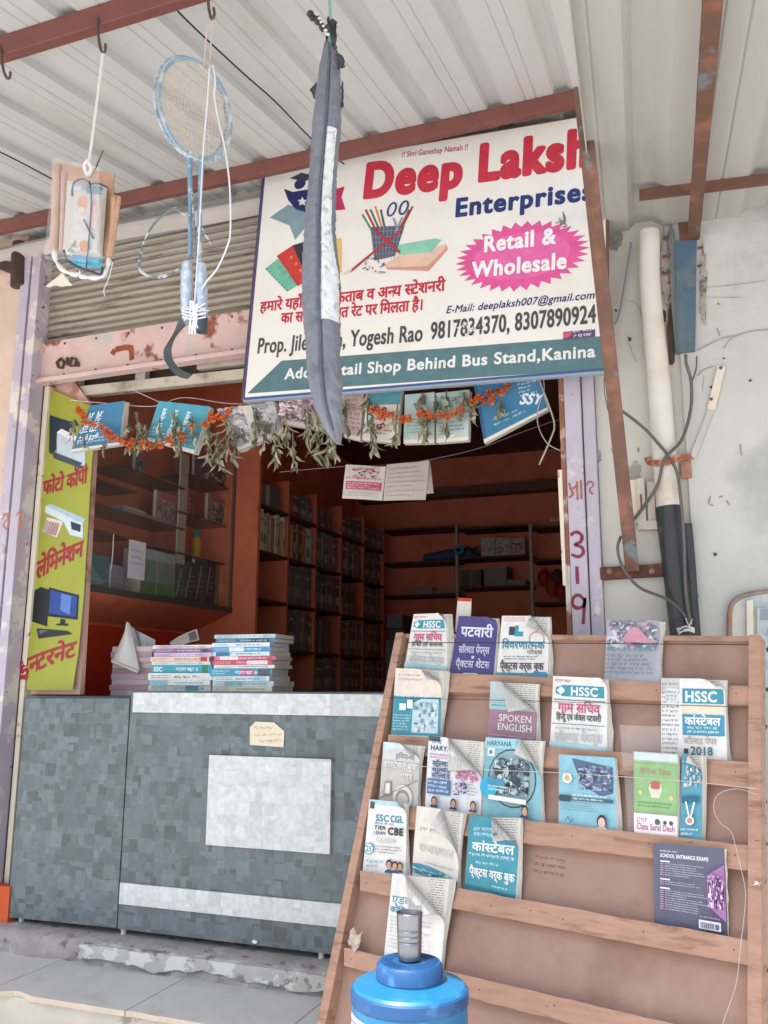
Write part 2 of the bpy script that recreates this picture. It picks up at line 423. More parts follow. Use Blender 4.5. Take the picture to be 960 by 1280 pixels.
# ================================================================ rolling shutter
sh = thing('rolling_shutter', (-1.8, .05, 2.45), 'grey corrugated rolling shutter rolled half up above the shop opening', 'shutter')
SLAT = mat('#9a9082', .6, .14, 3, dirt='#5f5148', dirt_lo=.53, dirt_hi=.66, dscale=5, stretch=(.5, 1, 6), metal=.1, name='shutter_slats')
g = G()
nS = 14; z0, z1 = 2.63, 3.16; hs = (z1-z0)/nS
pr = []
for i in range(nS):
    for a, b in ((0, 0), (.12, .010), (.45, .015), (.78, .008), (.86, -.003), (.97, -.003)): pr.append((.06-b, z0+hs*(i+a)))
pr.append((.06, z1))
g.grid(lambda u, v: (XJ+.0+(XR-XJ)*u, pr[min(int(v*(len(pr)-1)+.5), len(pr)-1)][0], pr[min(int(v*(len(pr)-1)+.5), len(pr)-1)][1]), 4, len(pr)-1, SLAT)
g.build('slat_curtain', sh)
g = G()
BARM = mat('#cdb0a8', .65, .10, 6, dirt='#8a4e38', dirt_lo=.56, dirt_hi=.64, dscale=5, dirt2='#b9b1ae', d2lo=.55, d2hi=.65, d2scale=2.5, bump=.2, name='rust_stained_pink_paint')
g.box((XJ-.02, .03, 2.475), (XR+.02, .06, 2.64), BARM); g.box((XJ-.02, .018, 2.62), (XR+.02, .034, 2.668), BARM); g.box((XJ-.02, .0, 2.452), (XR+.02, .06, 2.474), BARM)
bar = g.build('bottom_bar', sh, bevel=.003)
g = G()
for i in range(14):
    x = XJ+.15+i*.19
    for z in (2.645, 2.486): g.lathe((x, .019 if z > 2.6 else .029, z), [(.007, 0), (.006, .004), (0, .005)], RUST, 8, (0, -1, 0))
g.build('rivet', bar)
g = G()
RUSTP = mat('#8d4a30', .8, .2, 20)
A = Art(); 
def pxart(P, pts): return [P.uv(x, y) for x, y in pts]
PB = planeY(.029)
for pts, wd in (([(140, 443), (144, 437), (158, 434), (166, 436)], .03), ([(164, 436), (165, 450)], .028)):
    q = pxart(PB, pts)
    for a, b in zip(q, q[1:]): A.line(a, b, wd, RUSTP)
A.emit(g, lambda x, y, h: PB.pt(x, y, h)); g.build('rust_stain', bar)
g = G()
for q in ([(71, 453), (76, 448), (80, 453), (78, 460), (73, 459), (71, 453)], [(84, 447), (84, 456)], [(86, 456), (90, 447), (95, 449), (94, 457), (88, 457), (86, 456)], [(97, 452), (98, 458)]):
    g.tube([onY(x, y, .022) for x, y in q], .007, mat('#4e3a35', .8, .3, 30), 6)
g.build('hasp', bar)
# shutter axle end on the pier
g = G(); a = onY(25, 318, -.02); b = onY(24, 358, -.02)
g.tube([a+Vector((0, 0, .06)), a, b, b-Vector((0, 0, .004))], [.04, .043, .043, .03], mat('#4a3732', .8, .25, 15, bump=.3), 14)
g.bar(onY(-20, 322, -.02), onY(20, 338, -.02), .03, .05, mat('#4a3732', .8, .25, 15, bump=.3))
g.build('shutter_bracket', smooth=True, label='dark rusty bracket knob on the peach pier beside the shutter top', cat='bracket')
# ================================================================ door jambs
def jamb(name, xs, label, zt, extra=None):
    t = thing(name, (xs[0][0], 0, ZF), label, 'door jamb')
    for x0, x1, y0, y1, z0, z1, m, nm in xs:
        g = G(); g.box((x0, y0, z0), (x1, y1, z1), m); g.build(nm, t, bevel=.003)
    return t
jl = jamb('door_jamb', [(-3.222, -3.168, -.03, .06, ZF, 3.14, PURP, 'outer_strip'), (-3.150, -3.098, -.035, .06, ZF, 3.14, PURP, 'guide_channel'),
    (-3.168, -3.15, .02, .1, ZF, 3.14, BLACK, 'slot'), (-3.098, -3.082, .06, .12, ZF, 2.45, BLACK, 'slot'), (-3.090, -3.062, .055, .12, ZF+.1, 2.45, CREAM, 'cream_strip')],
    'flaking lavender steel door jamb beside the peach pier and yellow banner', 2.4)
jr = jamb('door_jamb', [(-.490, -.428, -.04, .08, ZF, 2.45, PURP, 'guide_channel'), (-.424, -.379, -.028, .08, ZF, 2.45, PURP, 'outer_strip'), (-.428, -.424, -.01, .06, ZF, 2.45, BLACK, 'slot'),
    (-.512, -.492, -.03, .08, ZF, 2.45, mat('#8b5a48', .8, .25, 12, dirt='#c9bfb4', dirt_lo=.5, dirt_hi=.6, dscale=6), 'rusty_edge')],
    'lavender steel door jamb with 3 1 9 painted down it, behind the book rack', 2.4)
g = G(); a = onY(701, 588, -.02); b = onY(708, 732, -.02)
g.bar(a, b, .022, .02, CREAM, (0, 1, 0)); g.build('loose_strip', jr)
def brush(g, P, strokes, wd, m, h=.001):
    """painted strokes given in photograph pixels, brushed on plane P"""
    for st in strokes:
        q = [P.uv(x, y) for x, y in st]; q = [(v.x, v.y) for v in catmull([Vector((a, b, 0)) for a, b in q], 5)]
        Lq = []; Rq = []
        for i, (x, y) in enumerate(q):
            a = q[max(i-1, 0)]; b = q[min(i+1, len(q)-1)]; dx, dy = b[0]-a[0], b[1]-a[1]; l = math.hypot(dx, dy) or 1
            k = wd/2*(.85+.3*noise.noise(Vector((x*60, y*60, 1)))); Lq.append(P.pt(x-dy/l*k, y+dx/l*k, h)); Rq.append(P.pt(x+dy/l*k, y-dx/l*k, h))
        h += .00008
        n = len(q); g.add(Lq+Rq, [(i, i+n, i+n+1, i+1) for i in range(n-1)], m)
PJ = planeY(-.041); MAR = mat('#7d2f45', .7, .2, 40)
g = G(); brush(g, PJ, [[(713, 669), (720, 665), (727, 669), (726, 677), (719, 681), (727, 684), (729, 691), (723, 696), (714, 693)], [(721, 708), (722, 730)], [(731, 751), (724, 744), (717, 747), (716, 756), (722, 760), (730, 757), (731, 748), (729, 780)]], .014, MAR)
brush(g, PJ, [[(711, 604), (714, 612), (716, 618), (711, 622)], [(716, 611), (721, 607)], [(721, 602), (722, 625)], [(726, 600), (727, 624)]], .008, mat('#9c5a45', .7, .2, 40))
g.build('number', jr)
g = G(); brush(g, planeY(-.029), [[(733, 606), (738, 602), (742, 606), (737, 612), (741, 618)]], .007, mat('#9c5a45', .7, .2, 40)); g.build('lettering', jr)
g = G(); brush(g, planeY(-.036), [[(20, 645), (24, 640), (28, 646)], [(24, 650), (23, 664)], [(29, 640), (28, 658)]], .008, mat('#b06a5c', .7, .2, 40))
brush(g, planeY(-.031), [[(2, 650), (6, 643), (10, 648), (4, 655), (8, 662)], [(12, 642), (11, 660)], [(4, 643), (16, 641)]], .008, mat('#b06a5c', .7, .2, 40))
g.build('lettering', jl)
# ================================================================ inner window frame under the shutter bar
PT = planeY(.16)
g = G(); g.box((-3.16, -.012, ZF), (-2.99, .04, .10), mat('#c4552c', .7, .12, 8, dirt='#a98a7a', dirt_lo=.55, dirt_hi=.65, dscale=9)); g.build('painted_base', jl)
tf = thing('transom_frame', tuple(PT.hit(200, 485)), 'dusty cream wooden transom frame below the pink shutter bar', 'window frame')
FRM = mat('#cbbfae', .7, .12, 8, dirt='#9d8f80', dirt_lo=.5, dirt_hi=.65, dscale=6)
def pxbar(P, pts, h0, h1, m, name, parent=None, **k):
    g = G(); g.slab(P, [P.uv(x, y) for x, y in pts], h0, h1, m); return g.build(name, parent, **k)
pxbar(PT, [(86, 500), (330, 475), (330, 462), (86, 488)], 0, .04, FRM, 'rail', tf, bevel=.003)
pxbar(PT, [(90, 490), (104, 488), (104, 466), (90, 468)], -.01, .03, FRM, 'post', tf)
pxbar(PT, [(173, 482), (185, 481), (187, 455), (175, 456)], -.01, .03, FRM, 'post', tf)
pxbar(PT, [(250, 464), (330, 455), (330, 440), (250, 448)], -.01, .03, FRM, 'rail', tf)
g = G(); g.slab(PT, [PT.uv(*q) for q in ((92, 490), (330, 464), (330, 425), (92, 455))], -.05, -.03, mat('#5d5048', .5, .15, 5)); g.build('dark_pane', tf)
# plaster panel that carries the yellow banner
PBN = planeY(.10)
g = G(); g.slab(PBN, [PBN.uv(*q) for q in ((57, 470), (88, 470), (120, 515), (100, 868), (30, 868), (48, 560))], -.03, 0, PINKP); g.build('panel', bld)
# ================================================================ tin canopy over the shop
ds = ray(850, 600); ds = ds/ds.y
cn = thing('tin_canopy', (-1.5, -1.2, 3.0), 'cream corrugated tin canopy on red oxide purlins over the shop front', 'canopy')
def corrug(o, d, x0, x1, pitch, L0, L1, rib, m, sgn=1, thick=.002, phase=0, tilt=0):
    g = G(); pr = []; x = x0-phase
    while x < x1+pitch:
        for a, b in ((0, 0), (.02, .0), (pitch*.11, rib), (pitch*.27, rib), (pitch*.38, 0), (pitch*.66, 0), (pitch*.675, .004), (pitch*.69, 0), (pitch*.82, 0), (pitch*.835, .004), (pitch*.85, 0)): pr.append((x+a, b))
        x += pitch
    pr = [(min(max(a, x0), x1), b) for a, b in pr]
    for t in (0, thick):
        vs = [Vector((a, 0, b+t+tilt*(a-x0)))+Vector(o)+d*l for l in (L0, L1) for a, b in pr]; n = len(pr)
        fs = [(i, i+1, n+i+1, n+i) for i in range(n-1)]
        if t == 0: fs = [tuple(reversed(f)) for f in fs]
        g.add(vs, fs, m)
        if t: 
            g.add([v-Vector((0, 0, thick)) for v in vs]+vs, [(i, i+1, 2*n+i+1, 2*n+i) for i in range(n-1)]+[(n+i+1, n+i, 3*n+i, 3*n+i+1) for i in range(n-1)], m)
    return g
ZC = 3.27
PCL = Plane((0, 0, ZC), (1, 0, 0), ds)
g = corrug((0, 0, ZC), ds, -5.2, -.30, .262, -2.3, .07, .024, SHEET); g.build('sheet', cn)
def purlin(P, px, x0, x1, w, d, m, name, parent, drop=0):
    q = P.hit(*px, h=-d/2-drop if P.n.z > 0 else d/2+drop); g = G()
    g.bar((x0, q.y, q.z), (x1, q.y, q.z), w, d, m, P.n); return q, g.build(name, parent, bevel=.003)
QP2, _ = purlin(PCL, (362, 204), -5.2, -.32, .045, .06, REDOX, 'purlin', cn)
QP1, _ = purlin(PCL, (90, 35), -5.2, -.32, .045, .06, REDOX, 'purlin', cn)
purlin(PCL, (90, -300), -5.2, -.32, .045, .06, REDOX, 'purlin', cn)
print("purlins", QP1, QP2, 'slope', ds)
# ================================================================ tin canopy over the neighbour's wall
dr = ray(803, 790); dr = dr/dr.y
ZR = 2.735
TLT = -.062
PCR = Plane((-.34, -.03, ZR), (1, 0, TLT), dr)
cr = thing('tin_canopy', (.3, -1, 2.6), 'older drab tin canopy with rusty angle iron over the neighbouring white wall', 'canopy')
el = PCR.uv(745, 285); e2 = PCR.uv(714, 20)
print('right canopy edge', el, e2, dr)
xe = el[0]-.34+.022
g = corrug((0, -.03, ZR), dr, xe-.02, 2.6, .40, -2.0, .08, .03, SHEET2, phase=.30, tilt=TLT); g.build('sheet', cr)
g = G(); o = Vector((xe-.02, -.03, ZR)); g.obox([o+Vector((-.004, 0, -.035)), o+Vector((0, 0, -.035)), o+dr*-2+Vector((0, 0, -.035)), o+dr*-2+Vector((-.004, 0, -.035)), o+Vector((-.004, 0, .01)), o+Vector((0, 0, .01)), o+dr*-2+Vector((0, 0, .01)), o+dr*-2+Vector((-.004, 0, .01))], SHEET2); g.build('edge_flange', cr)
a = PCR.hit(862, 296, -.05); b = PCR.hit(884, -60, -.05)
g = G(); g.bar(a, b, .008, .05, BROWNST, PCR.n); s_ = (RIGHT*.027); g.bar(a+s_*.5-PCR.n*.022, b+s_*.8-PCR.n*.022, .045, .007, BROWNST, PCR.n); g.build('rafter', cr, bevel=.002)
a = PCR.hit(799, 244, -.02); b = PCR.hit(1040, 214, -.02)
g = G(); g.bar(a, b, .006, .045, BROWNST, PCR.n); g.bar(a+Vector((0, .024, .018)), b+Vector((0, .024, .018)), .045, .006, mat('#5f6a70', .6, .15, 8), PCR.n); g.build('purlin', cr, bevel=.002)
# diagonal strut
bot = onY(791, 714, -.07); top = PCR.hit(735, 190, -.03)
g = G(); t_ = (bot-top).normalized(); g.bar(top-t_*.2, bot, .046, .006, BROWNST, (0, 1, .3)); g.bar(top-t_*.2+Vector((-.022, .02, 0)), bot+Vector((-.022, .02, 0)), .006, .04, BROWNST, (0, 1, .3)); g.build('strut', cr, bevel=.002)
print('strut', top, bot)
# wall angle that carries the strut foot
PW = planeY(0)
g = G(); a = onY(750, 717, -.03); b = onY(831, 712, -.03); g.bar(a, b, .006, .045, RUST, (0, 0, 1)); g.bar(a+Vector((0, .015, -.02)), b+Vector((0, .015, -.02)), .03, .005, RUST, (0, 0, 1))
for px in (762, 815): g.lathe(onY(px, 714, -.034), [(.012, 0), (.012, .006), (.006, .008), (.006, .014), (0, .014)], mat('#8b6f63', .6, .2, 30), 6, (0, -1, 0))
g.build('wall_angle', cr, bevel=.002)
# ================================================================ shop sign board
sBL = onY(303, 499, -.15); sBR = onY(757, 462, -.15); sTL = onY(330, 214, -.10)
PS = Plane(sBL, sBR-sBL, sTL-sBL)
sgn = thing('shop_sign', tuple(sBL), 'large white flex shop sign reading Deep Laksh Enterprises, hung above the shutter opening', 'shop sign')
SQ = [PS.uv(*q) for q in ((303, 499), (757, 462), (757, 141), (330, 214))]
FLEX = mat('#e2ded6', .42, .03, 3, dirt='#d8d2c7', dirt_lo=.5, dirt_hi=.75, dscale=3, bump=.05, bscale=8, name='flex_banner')
g = G(); g.slab(PS, SQ, -.012, 0, FLEX); g.build('panel', sgn)
g = G()
for i, m in ((0, mat('#8e9aa6', .5, .1, 20)), (2, mat('#6d4a44', .6)), (3, mat('#4c4257', .5, .1, 20))):
    a, b = SQ[i], SQ[(i+1) % 4]; g.bar(PS.pt(*a, -.016), PS.pt(*b, -.016), .020, .026, m, PS.n)
g.bar(PS.pt(*SQ[1], -.016), PS.pt(*SQ[2], -.016), .02, .026, mat('#6d4a44', .6), PS.n)
g.build('frame', sgn, bevel=.002)
def pu(x, y): return PS.uv(x, y)
SA = []
def stext(t, p0, p1, hpx, c, bold=0, slant=0, name='lettering', outline=None):
    A = Art(1, 1); a = pu(*p0); b = pu(*p1); top = pu(p0[0], p0[1]-hpx)
    A.text(t, a[0], a[1], top[1]-a[1], c, width=math.hypot(b[0]-a[0], b[1]-a[1]), bold=bold, rot=math.degrees(math.atan2(b[1]-a[1], b[0]-a[0])), slant=slant, outline=outline)
    return A
def sbuild(arts, name, h0=.0006, step=.00005):
    g = G()
    for A in arts: A.emit(g, lambda x, y, h: PS.pt(x, y, h), step, h0)
    return g.build(name, sgn)
def spoly(pts, c, A=None): A = A or Art(); A.poly([pu(*q) for q in pts], c); return A
RED = '#bd3446'; NAVY = '#27386b'; GREY = '#4a4c4d'; TEALG = '#557378'; PINK = '#d4558f'
band = spoly([(309, 492), (352, 451), (754, 420), (756, 461)], TEALG)
spoly([(305, 497), (756, 460), (756, 463), (304, 500)], '#3d5688', band); spoly([(303, 499), (306, 499), (332, 215), (329, 215)], '#50456a', band)
sbuild([band], 'address_band', .0004)
sbuild([stext('!! Shri Ganeshay Namah !!', (502, 197), (585, 187), 7, '#b0333f', .008)], 'lettering')
sbuild([stext('Deep', (453, 247), (576, 232), 41, RED, .05), stext('Laksh', (597, 226), (736, 206), 44, RED, .05)], 'lettering')
sbuild([stext('Enterprises', (568, 271), (741, 249), 22, NAVY, .04)], 'lettering')
c = pu(651, 320); ex = pu(738, 310); ey = pu(651, 277); rx = ex[0]-c[0]; ry = (ey[1]-c[1])
A = Art(); n = 34; pts = []
for i in range(n*2):
    a = math.pi*i/n; k = 1.0 if i % 2 == 0 else .84
    pts.append((c[0]+rx*k*math.cos(a), c[1]+ry*k*math.sin(a)+ (rx*k*math.cos(a))*-.005))
A.poly(pts, PINK)
A.circ(c[0], c[1], rx*.72, '#d8659b', ry=ry*.66, n=40)
sbuild([A, ], 'starburst', .0004)
sbuild([stext('Retail &', (604, 315), (694, 304), 19, '#e9e4e2', .035), stext('Wholesale', (590, 347), (708, 335), 19, '#e9e4e2', .035)], 'lettering', .0012)
sbuild([stext('हमारे यहाँ कॉपी,िकताब व अ{न}य {स}टेशनरी', (325, 390), (556, 363), 13, RED, .03), stext('का सामान उिचत रेट पर िमलता है।', (351, 404), (529, 387), 13, RED, .03)], 'lettering')
sbuild([stext('E-Mail: deeplaksh007@gmail.com', (557, 392), (743, 373), 9, NAVY, .018, .22)], 'lettering')
sbuild([stext('Prop. Jile Singh, Yogesh Rao', (321, 442), (528, 426), 19, GREY, .02), stext('9817834370, 8307890924', (538, 424), (745, 403), 21, GREY, .02)], 'lettering')
sbuild([stext('Add.: Retail Shop Behind Bus Stand,Kanina', (356, 474), (744, 446), 13, '#dfe0dc', .03)], 'lettering', .0012)
A = spoly([(704, 415), (744, 411), (744, 421), (704, 425)], '#5b4668'); spoly([(705, 416), (715, 415), (712, 421), (705, 423)], '#c6566a', A)
q0, q1 = pu(717, 423), pu(743, 412); A.words(q0[0], q0[1], q1[0], q1[1]+.012, 2, '#e0dada', .7, 3, .25); sbuild([A], 'printer_mark')
# graduate emblem
A = spoly([(337, 272), (360, 256), (384, 262), (384, 282), (369, 300), (362, 282)], '#7b9299')
spoly([(355, 236), (366, 240), (384, 237), (398, 236), (396, 256), (384, 266), (370, 262), (360, 250)], '#2c2f5e', A)
e = pu(375, 230); A.circ(e[0], e[1], .028, '#2c2f5e', ry=.026)
spoly([(362, 223), (377, 216), (398, 221), (380, 227)], '#3a3a4c', A); A.path([pu(390, 222), pu(391, 231)], .004, '#3a3a4c')
spoly([(408, 240), (431, 233), (427, 247), (432, 262), (410, 264)], '#b3345c', A)
spoly([(378, 246), (380, 250), (384, 250), (381, 253), (382, 257), (378, 255), (374, 257), (375, 253), (372, 250), (376, 250)], '#d9d4cf', A)
sbuild([A], 'emblem')
# fan of note books
A = Art()
for pts, cc, dots in (([(331, 336), (351, 321), (372, 357), (359, 365)], '#6fae97', 1), ([(346, 320), (366, 307), (386, 350), (372, 358)], '#bf3b39', 1), ([(366, 307), (382, 302), (398, 346), (386, 352)], '#33303a', 0), ([(412, 300), (427, 298), (427, 340), (420, 344)], '#d9b46a', 0)):
    spoly(pts, cc, A)
    if dots:
        a, b, d = pts[0], pts[3], pts[1]
        for i in range(9):
            t = (i+.5)/9; x = a[0]+(b[0]-a[0])*t; y = a[1]+(b[1]-a[1])*t; v = pu(x+1.5, y-.8); A.circ(v[0], v[1], .0035, '#3a4a4a', ry=.0035, n=6)
        for i in range(3):
            t = .25+.22*i; x = (d[0]*.6+a[0]*.4)+(b[0]-a[0])*t; y = (d[1]*.6+a[1]*.4)+(b[1]-a[1])*t; v = pu(x, y); A.circ(v[0], v[1], .007, '#d8893f' if cc[1] == 'b' else '#5a9c86', ry=.008, n=8)
sbuild([A], 'notebook_picture')
# pencil cup, scissors and books
A = spoly([(482, 333), (520, 312), (558, 306), (560, 312), (536, 339), (484, 337)], '#c98f80')
spoly([(482, 330), (500, 318), (558, 305), (556, 311), (534, 333), (484, 334)], '#d9b7a2', A)
spoly([(498, 306), (544, 298), (552, 300), (540, 315), (500, 319), (492, 312)], '#86bfa6', A)
for (x0, y0, x1, y1, cc) in ((457, 262, 476, 300, '#a8383a'), (463, 262, 480, 300, '#3f6d52'), (469, 258, 482, 298, '#c78d3b'), (476, 262, 484, 298, '#2f4f6d'), (512, 262, 490, 304, '#a8383a'), (516, 258, 494, 302, '#7a4a34'), (453, 268, 474, 304, '#5a8a5a')):
    A.line(pu(x0, y0), pu(x1, y1), .009, cc)
spoly([(463, 284), (506, 282), (494, 320), (468, 326)], '#55586a', A)
for i in range(8):
    A.line(pu(464+i*5.2, 284), pu(468+i*3.5, 324), .0022, '#8b8e9a')
for i in range(5): A.line(pu(465, 290+i*7), pu(504-i*2.4, 288+i*7), .0022, '#8b8e9a')
for (cx_, cy_) in ((490, 262), (505, 260)):
    v = pu(cx_, cy_); pts = [(v[0]+.022*math.cos(a)*.8+.006*math.sin(a), v[1]+.03*math.sin(a)) for a in [i*2*math.pi/16 for i in range(17)]]; A.path(pts, .009, '#2c3f78')
A.line(pu(492, 273), pu(499, 292), .008, '#8a8f98'); A.line(pu(503, 272), pu(494, 292), .008, '#8a8f98')
A.line(pu(467, 286), pu(500, 316), .011, '#a83a44'); A.line(pu(503, 286), pu(438, 340), .011, '#a83a44')
A.line(pu(430, 343), pu(440, 338), .008, '#e0b9a0')
r_ = random.Random(3)
for i in range(26):
    x, y = r_.uniform(457, 482), r_.uniform(324, 342); A.line(pu(x, y), pu(x+r_.uniform(-5, 5), y+r_.uniform(-3, 3)), .005, r_.choice(['#b0424a', '#3f7a5a', '#3d5688', '#d6d0c8', '#2e2e34']))
sbuild([A], 'stationery_picture')
# fixing wires and a torn patch
A = Art(); r_ = random.Random(8)
for i in range(16):
    x, y = 703+r_.gauss(0, 4), 277+r_.gauss(0, 5); A.line(pu(x, y), pu(x+r_.uniform(-6, 8), y+r_.uniform(-9, 5)), .004, r_.choice(['#6d7276', '#9a9a98', '#4a4a4a']))
for i in range(14):
    x, y = 590+r_.gauss(0, 8), 415+r_.gauss(0, 6); A.line(pu(x, y), pu(x+r_.uniform(-4, 4), y+r_.uniform(-5, 5)), .006, '#d8d2c6')
sbuild([A], 'scuff', .0016)
g = G()
for px in ((336, 222), (735, 150)): g.tube([PS.hit(px[0], px[1]), PS.hit(px[0]+2, px[1]-8, .01), PS.hit(px[0]-2, px[1]-22, .0)], .002, mat('#8f8a84', .5), 5)
g.build('tie_wire', sgn)
# ================================================================ yellow banner on the left panel
PBY = planeY(.075)
bn = thing('vinyl_banner', tuple(PBY.hit(75, 690)), 'yellow green vinyl strip with red Hindi words and machine pictures, left of the counter', 'banner')
YEL = mat('#979a36', .45, .06, 5, bump=.05, bscale=10, name='yellow_vinyl')
Lp = [(62, 486), (58, 560), (52, 620), (46, 690), (40, 760), (36, 800), (38, 862)]; Rp = [(124, 512), (117, 575), (112, 640), (107, 700), (104, 760), (100, 815), (92, 863)]
def byn(u, v):
    k = v*6; i = min(int(k), 5); t = k-i
    a = (Lp[i][0]+(Lp[i+1][0]-Lp[i][0])*t, Lp[i][1]+(Lp[i+1][1]-Lp[i][1])*t); b = (Rp[i][0]+(Rp[i+1][0]-Rp[i][0])*t, Rp[i][1]+(Rp[i+1][1]-Rp[i][1])*t)
    q = PBY.uv(a[0]+(b[0]-a[0])*u, a[1]+(b[1]-a[1])*u)
    h = .004+.006*math.sin(v*9)*u*u+.02*max(0, v-.75)*(1-u)**2*4
    return PBY.pt(q[0], q[1], h)
g = G(); g.grid(lambda u, v: byn(u, 1-v), 10, 40, YEL); g.build('sheet', bn, smooth='all')
def bpx(x, y):
    """pixel -> banner sheet coordinates"""
    for v in [i/400 for i in range(401)]:
        k = v*6; i = min(int(k), 5); t = k-i
        a = (Lp[i][0]+(Lp[i+1][0]-Lp[i][0])*t, Lp[i][1]+(Lp[i+1][1]-Lp[i][1])*t); b = (Rp[i][0]+(Rp[i+1][0]-Rp[i][0])*t, Rp[i][1]+(Rp[i+1][1]-Rp[i][1])*t)
        u = (x-a[0])/(b[0]-a[0]); yy = a[1]+(b[1]-a[1])*u
        if yy >= y: return (u, 1-v)
    return (u, 0)
def bfn(x, y, h):
    p = byn(x, 1-y); return p+PBY.n*h
BW, BH = .25, 1.25
def btext(t, p0, p1, hpx, c, bold):
    A = Art(BW, BH); a = bpx(*p0); b = bpx(*p1); tp = bpx(p0[0], p0[1]-hpx)
    wd = (b[0]-a[0]); A.text(t, a[0], a[1], tp[1]-a[1], c, width=wd, bold=bold, skew=(b[1]-a[1])/wd); return A
BR_ = '#98242f'
g = G()
for A in (btext('फोटो कॉपी', (54, 618), (110, 603), 19, BR_, .03), btext('लेिमनेशन', (46, 724), (103, 694), 24, BR_, .03), btext('इ{न}टरनेट', (30, 850), (95, 820), 25, BR_, .03)): A.emit(g, bfn, .00006, .001)
g.build('lettering', bn)
def bp(A, pts, c): A.poly([bpx(*q) for q in pts], c)
A = Art(BW, BH)
bp(A, [(63, 519), (66, 521), (66, 568), (62, 565)], '#27313a'); bp(A, [(64, 519), (92, 528), (92, 545), (64, 568)], '#232e39'); bp(A, [(72, 540), (108, 558), (108, 583), (72, 570)], '#b8c3cc'); bp(A, [(66, 564), (104, 578), (104, 586), (68, 573)], '#3d474f'); bp(A, [(72, 540), (78, 536), (110, 552), (108, 558)], '#dfe3e4')
A.emit(g := G(), bfn, .0002, .001); g.build('printer_picture', bn)
A = Art(BW, BH)
bp(A, [(58, 632), (64, 629), (108, 648), (103, 656), (96, 654)], '#9fb6bf'); bp(A, [(58, 632), (104, 654), (104, 672), (88, 668), (80, 652), (57, 640)], '#c1ced3'); bp(A, [(89, 651), (102, 656), (101, 665), (90, 661)], '#22303a'); bp(A, [(60, 646), (80, 652), (72, 672), (54, 664)], '#d8c4bd')
for i in range(10): A.line(bpx(59+i*1.7, 650+i*.5), bpx(55+i*1.7, 666+i*.4), .02*BW, '#b06a66' if i % 2 else '#9aa0a0')
A.emit(g := G(), bfn, .0002, .001); g.build('laminator_picture', bn)
A = Art(BW, BH)
bp(A, [(41, 740), (52, 733), (62, 737), (60, 783), (50, 780), (40, 776)], '#17191c'); bp(A, [(62, 734), (99, 743), (98, 774), (60, 770)], '#15171b'); bp(A, [(64, 737), (97, 745), (96, 771), (62, 767)], '#26408a'); bp(A, [(78, 742), (90, 745), (88, 768), (76, 762)], '#5577b8'); bp(A, [(77, 773), (83, 774), (82, 780), (76, 780)], '#17191c'); bp(A, [(72, 779), (87, 779), (86, 782), (71, 781)], '#17191c')
bp(A, [(47, 785), (86, 788), (92, 792), (50, 798)], '#22262b'); bp(A, [(50, 787), (82, 789), (84, 791), (52, 796)], '#5b636b')
A.emit(g := G(), bfn, .0002, .001); g.build('computer_picture', bn)
# ================================================================ counter
def pix_mat(cols, name, rough=.5):
    """laminate printed with overlapping little squares"""
    m = bpy.data.materials.new(name); m.use_nodes = True; t = m.node_tree; N = t.nodes; L = t.links; b = N['Principled BSDF']; b.inputs['Roughness'].default_value = rough
    tc = N.new('ShaderNodeTexCoord'); acc = None
    for i, (sc, off) in enumerate(((.043, 0), (.029, .37), (.058, .71))):
        mp = N.new('ShaderNodeMapping'); mp.inputs['Location'].default_value = (off, off*.6, off*1.7); mp.inputs['Scale'].default_value = (1/sc, 1/sc, 1/sc); L.new(tc.outputs['Object'], mp.inputs[0])
        fl = N.new('ShaderNodeVectorMath'); fl.operation = 'FLOOR'; L.new(mp.outputs[0], fl.inputs[0])
        sp = N.new('ShaderNodeSeparateXYZ'); L.new(fl.outputs[0], sp.inputs[0]); cb = N.new('ShaderNodeCombineXYZ'); L.new(sp.outputs[0], cb.inputs[0]); L.new(sp.outputs[2], cb.inputs[1])
        wn = N.new('ShaderNodeTexWhiteNoise'); wn.noise_dimensions = '3D'; L.new(cb.outputs[0], wn.inputs['Vector'])
        if acc is None: acc = wn.outputs['Value']
        else:
            mx = N.new('ShaderNodeMix'); mx.data_type = 'FLOAT'; th = N.new('ShaderNodeMath'); th.operation = 'GREATER_THAN'; th.inputs[1].default_value = .62
            L.new(wn.outputs['Color'], th.inputs[0]); L.new(th.outputs[0], mx.inputs['Factor']); L.new(acc, mx.inputs['A']); L.new(wn.outputs['Value'], mx.inputs['B']); acc = mx.outputs['Result']
    cr_ = N.new('ShaderNodeValToRGB'); L.new(acc, cr_.inputs[0]); e = cr_.color_ramp.elements
    e[0].position = 0; e[0].color = lin(cols[0])+(1,); e[1].position = 1; e[1].color = lin(cols[-1])+(1,)
    for i, c_ in enumerate(cols[1:-1]): k = e.new((i+1)/(len(cols)-1)); k.color = lin(c_)+(1,)
    nz = N.new('ShaderNodeTexNoise'); nz.inputs['Scale'].default_value = 45; nz.inputs['Detail'].default_value = 5; L.new(tc.outputs['Object'], nz.inputs['Vector'])
    mr = N.new('ShaderNodeMapRange'); L.new(nz.outputs[0], mr.inputs[0]); mr.inputs[1].default_value = .3; mr.inputs[2].default_value = .7; mr.inputs[3].default_value = .88; mr.inputs[4].default_value = 1.1
    vm = N.new('ShaderNodeVectorMath'); vm.operation = 'SCALE'; L.new(cr_.outputs[0], vm.inputs[0]); L.new(mr.outputs[0], vm.inputs['Scale']); L.new(vm.outputs[0], b.inputs['Base Color']); return m
LAMD = pix_mat(['#4d5658', '#586265', '#5d676a', '#636d70', '#6c7679'], 'grey_square_laminate')
LAML = pix_mat(['#b8bab9', '#c0c2c1', '#c4c6c5', '#c8cac8', '#cdcecd'], 'pale_square_laminate')
ZB, ZTOP = -.022, .945
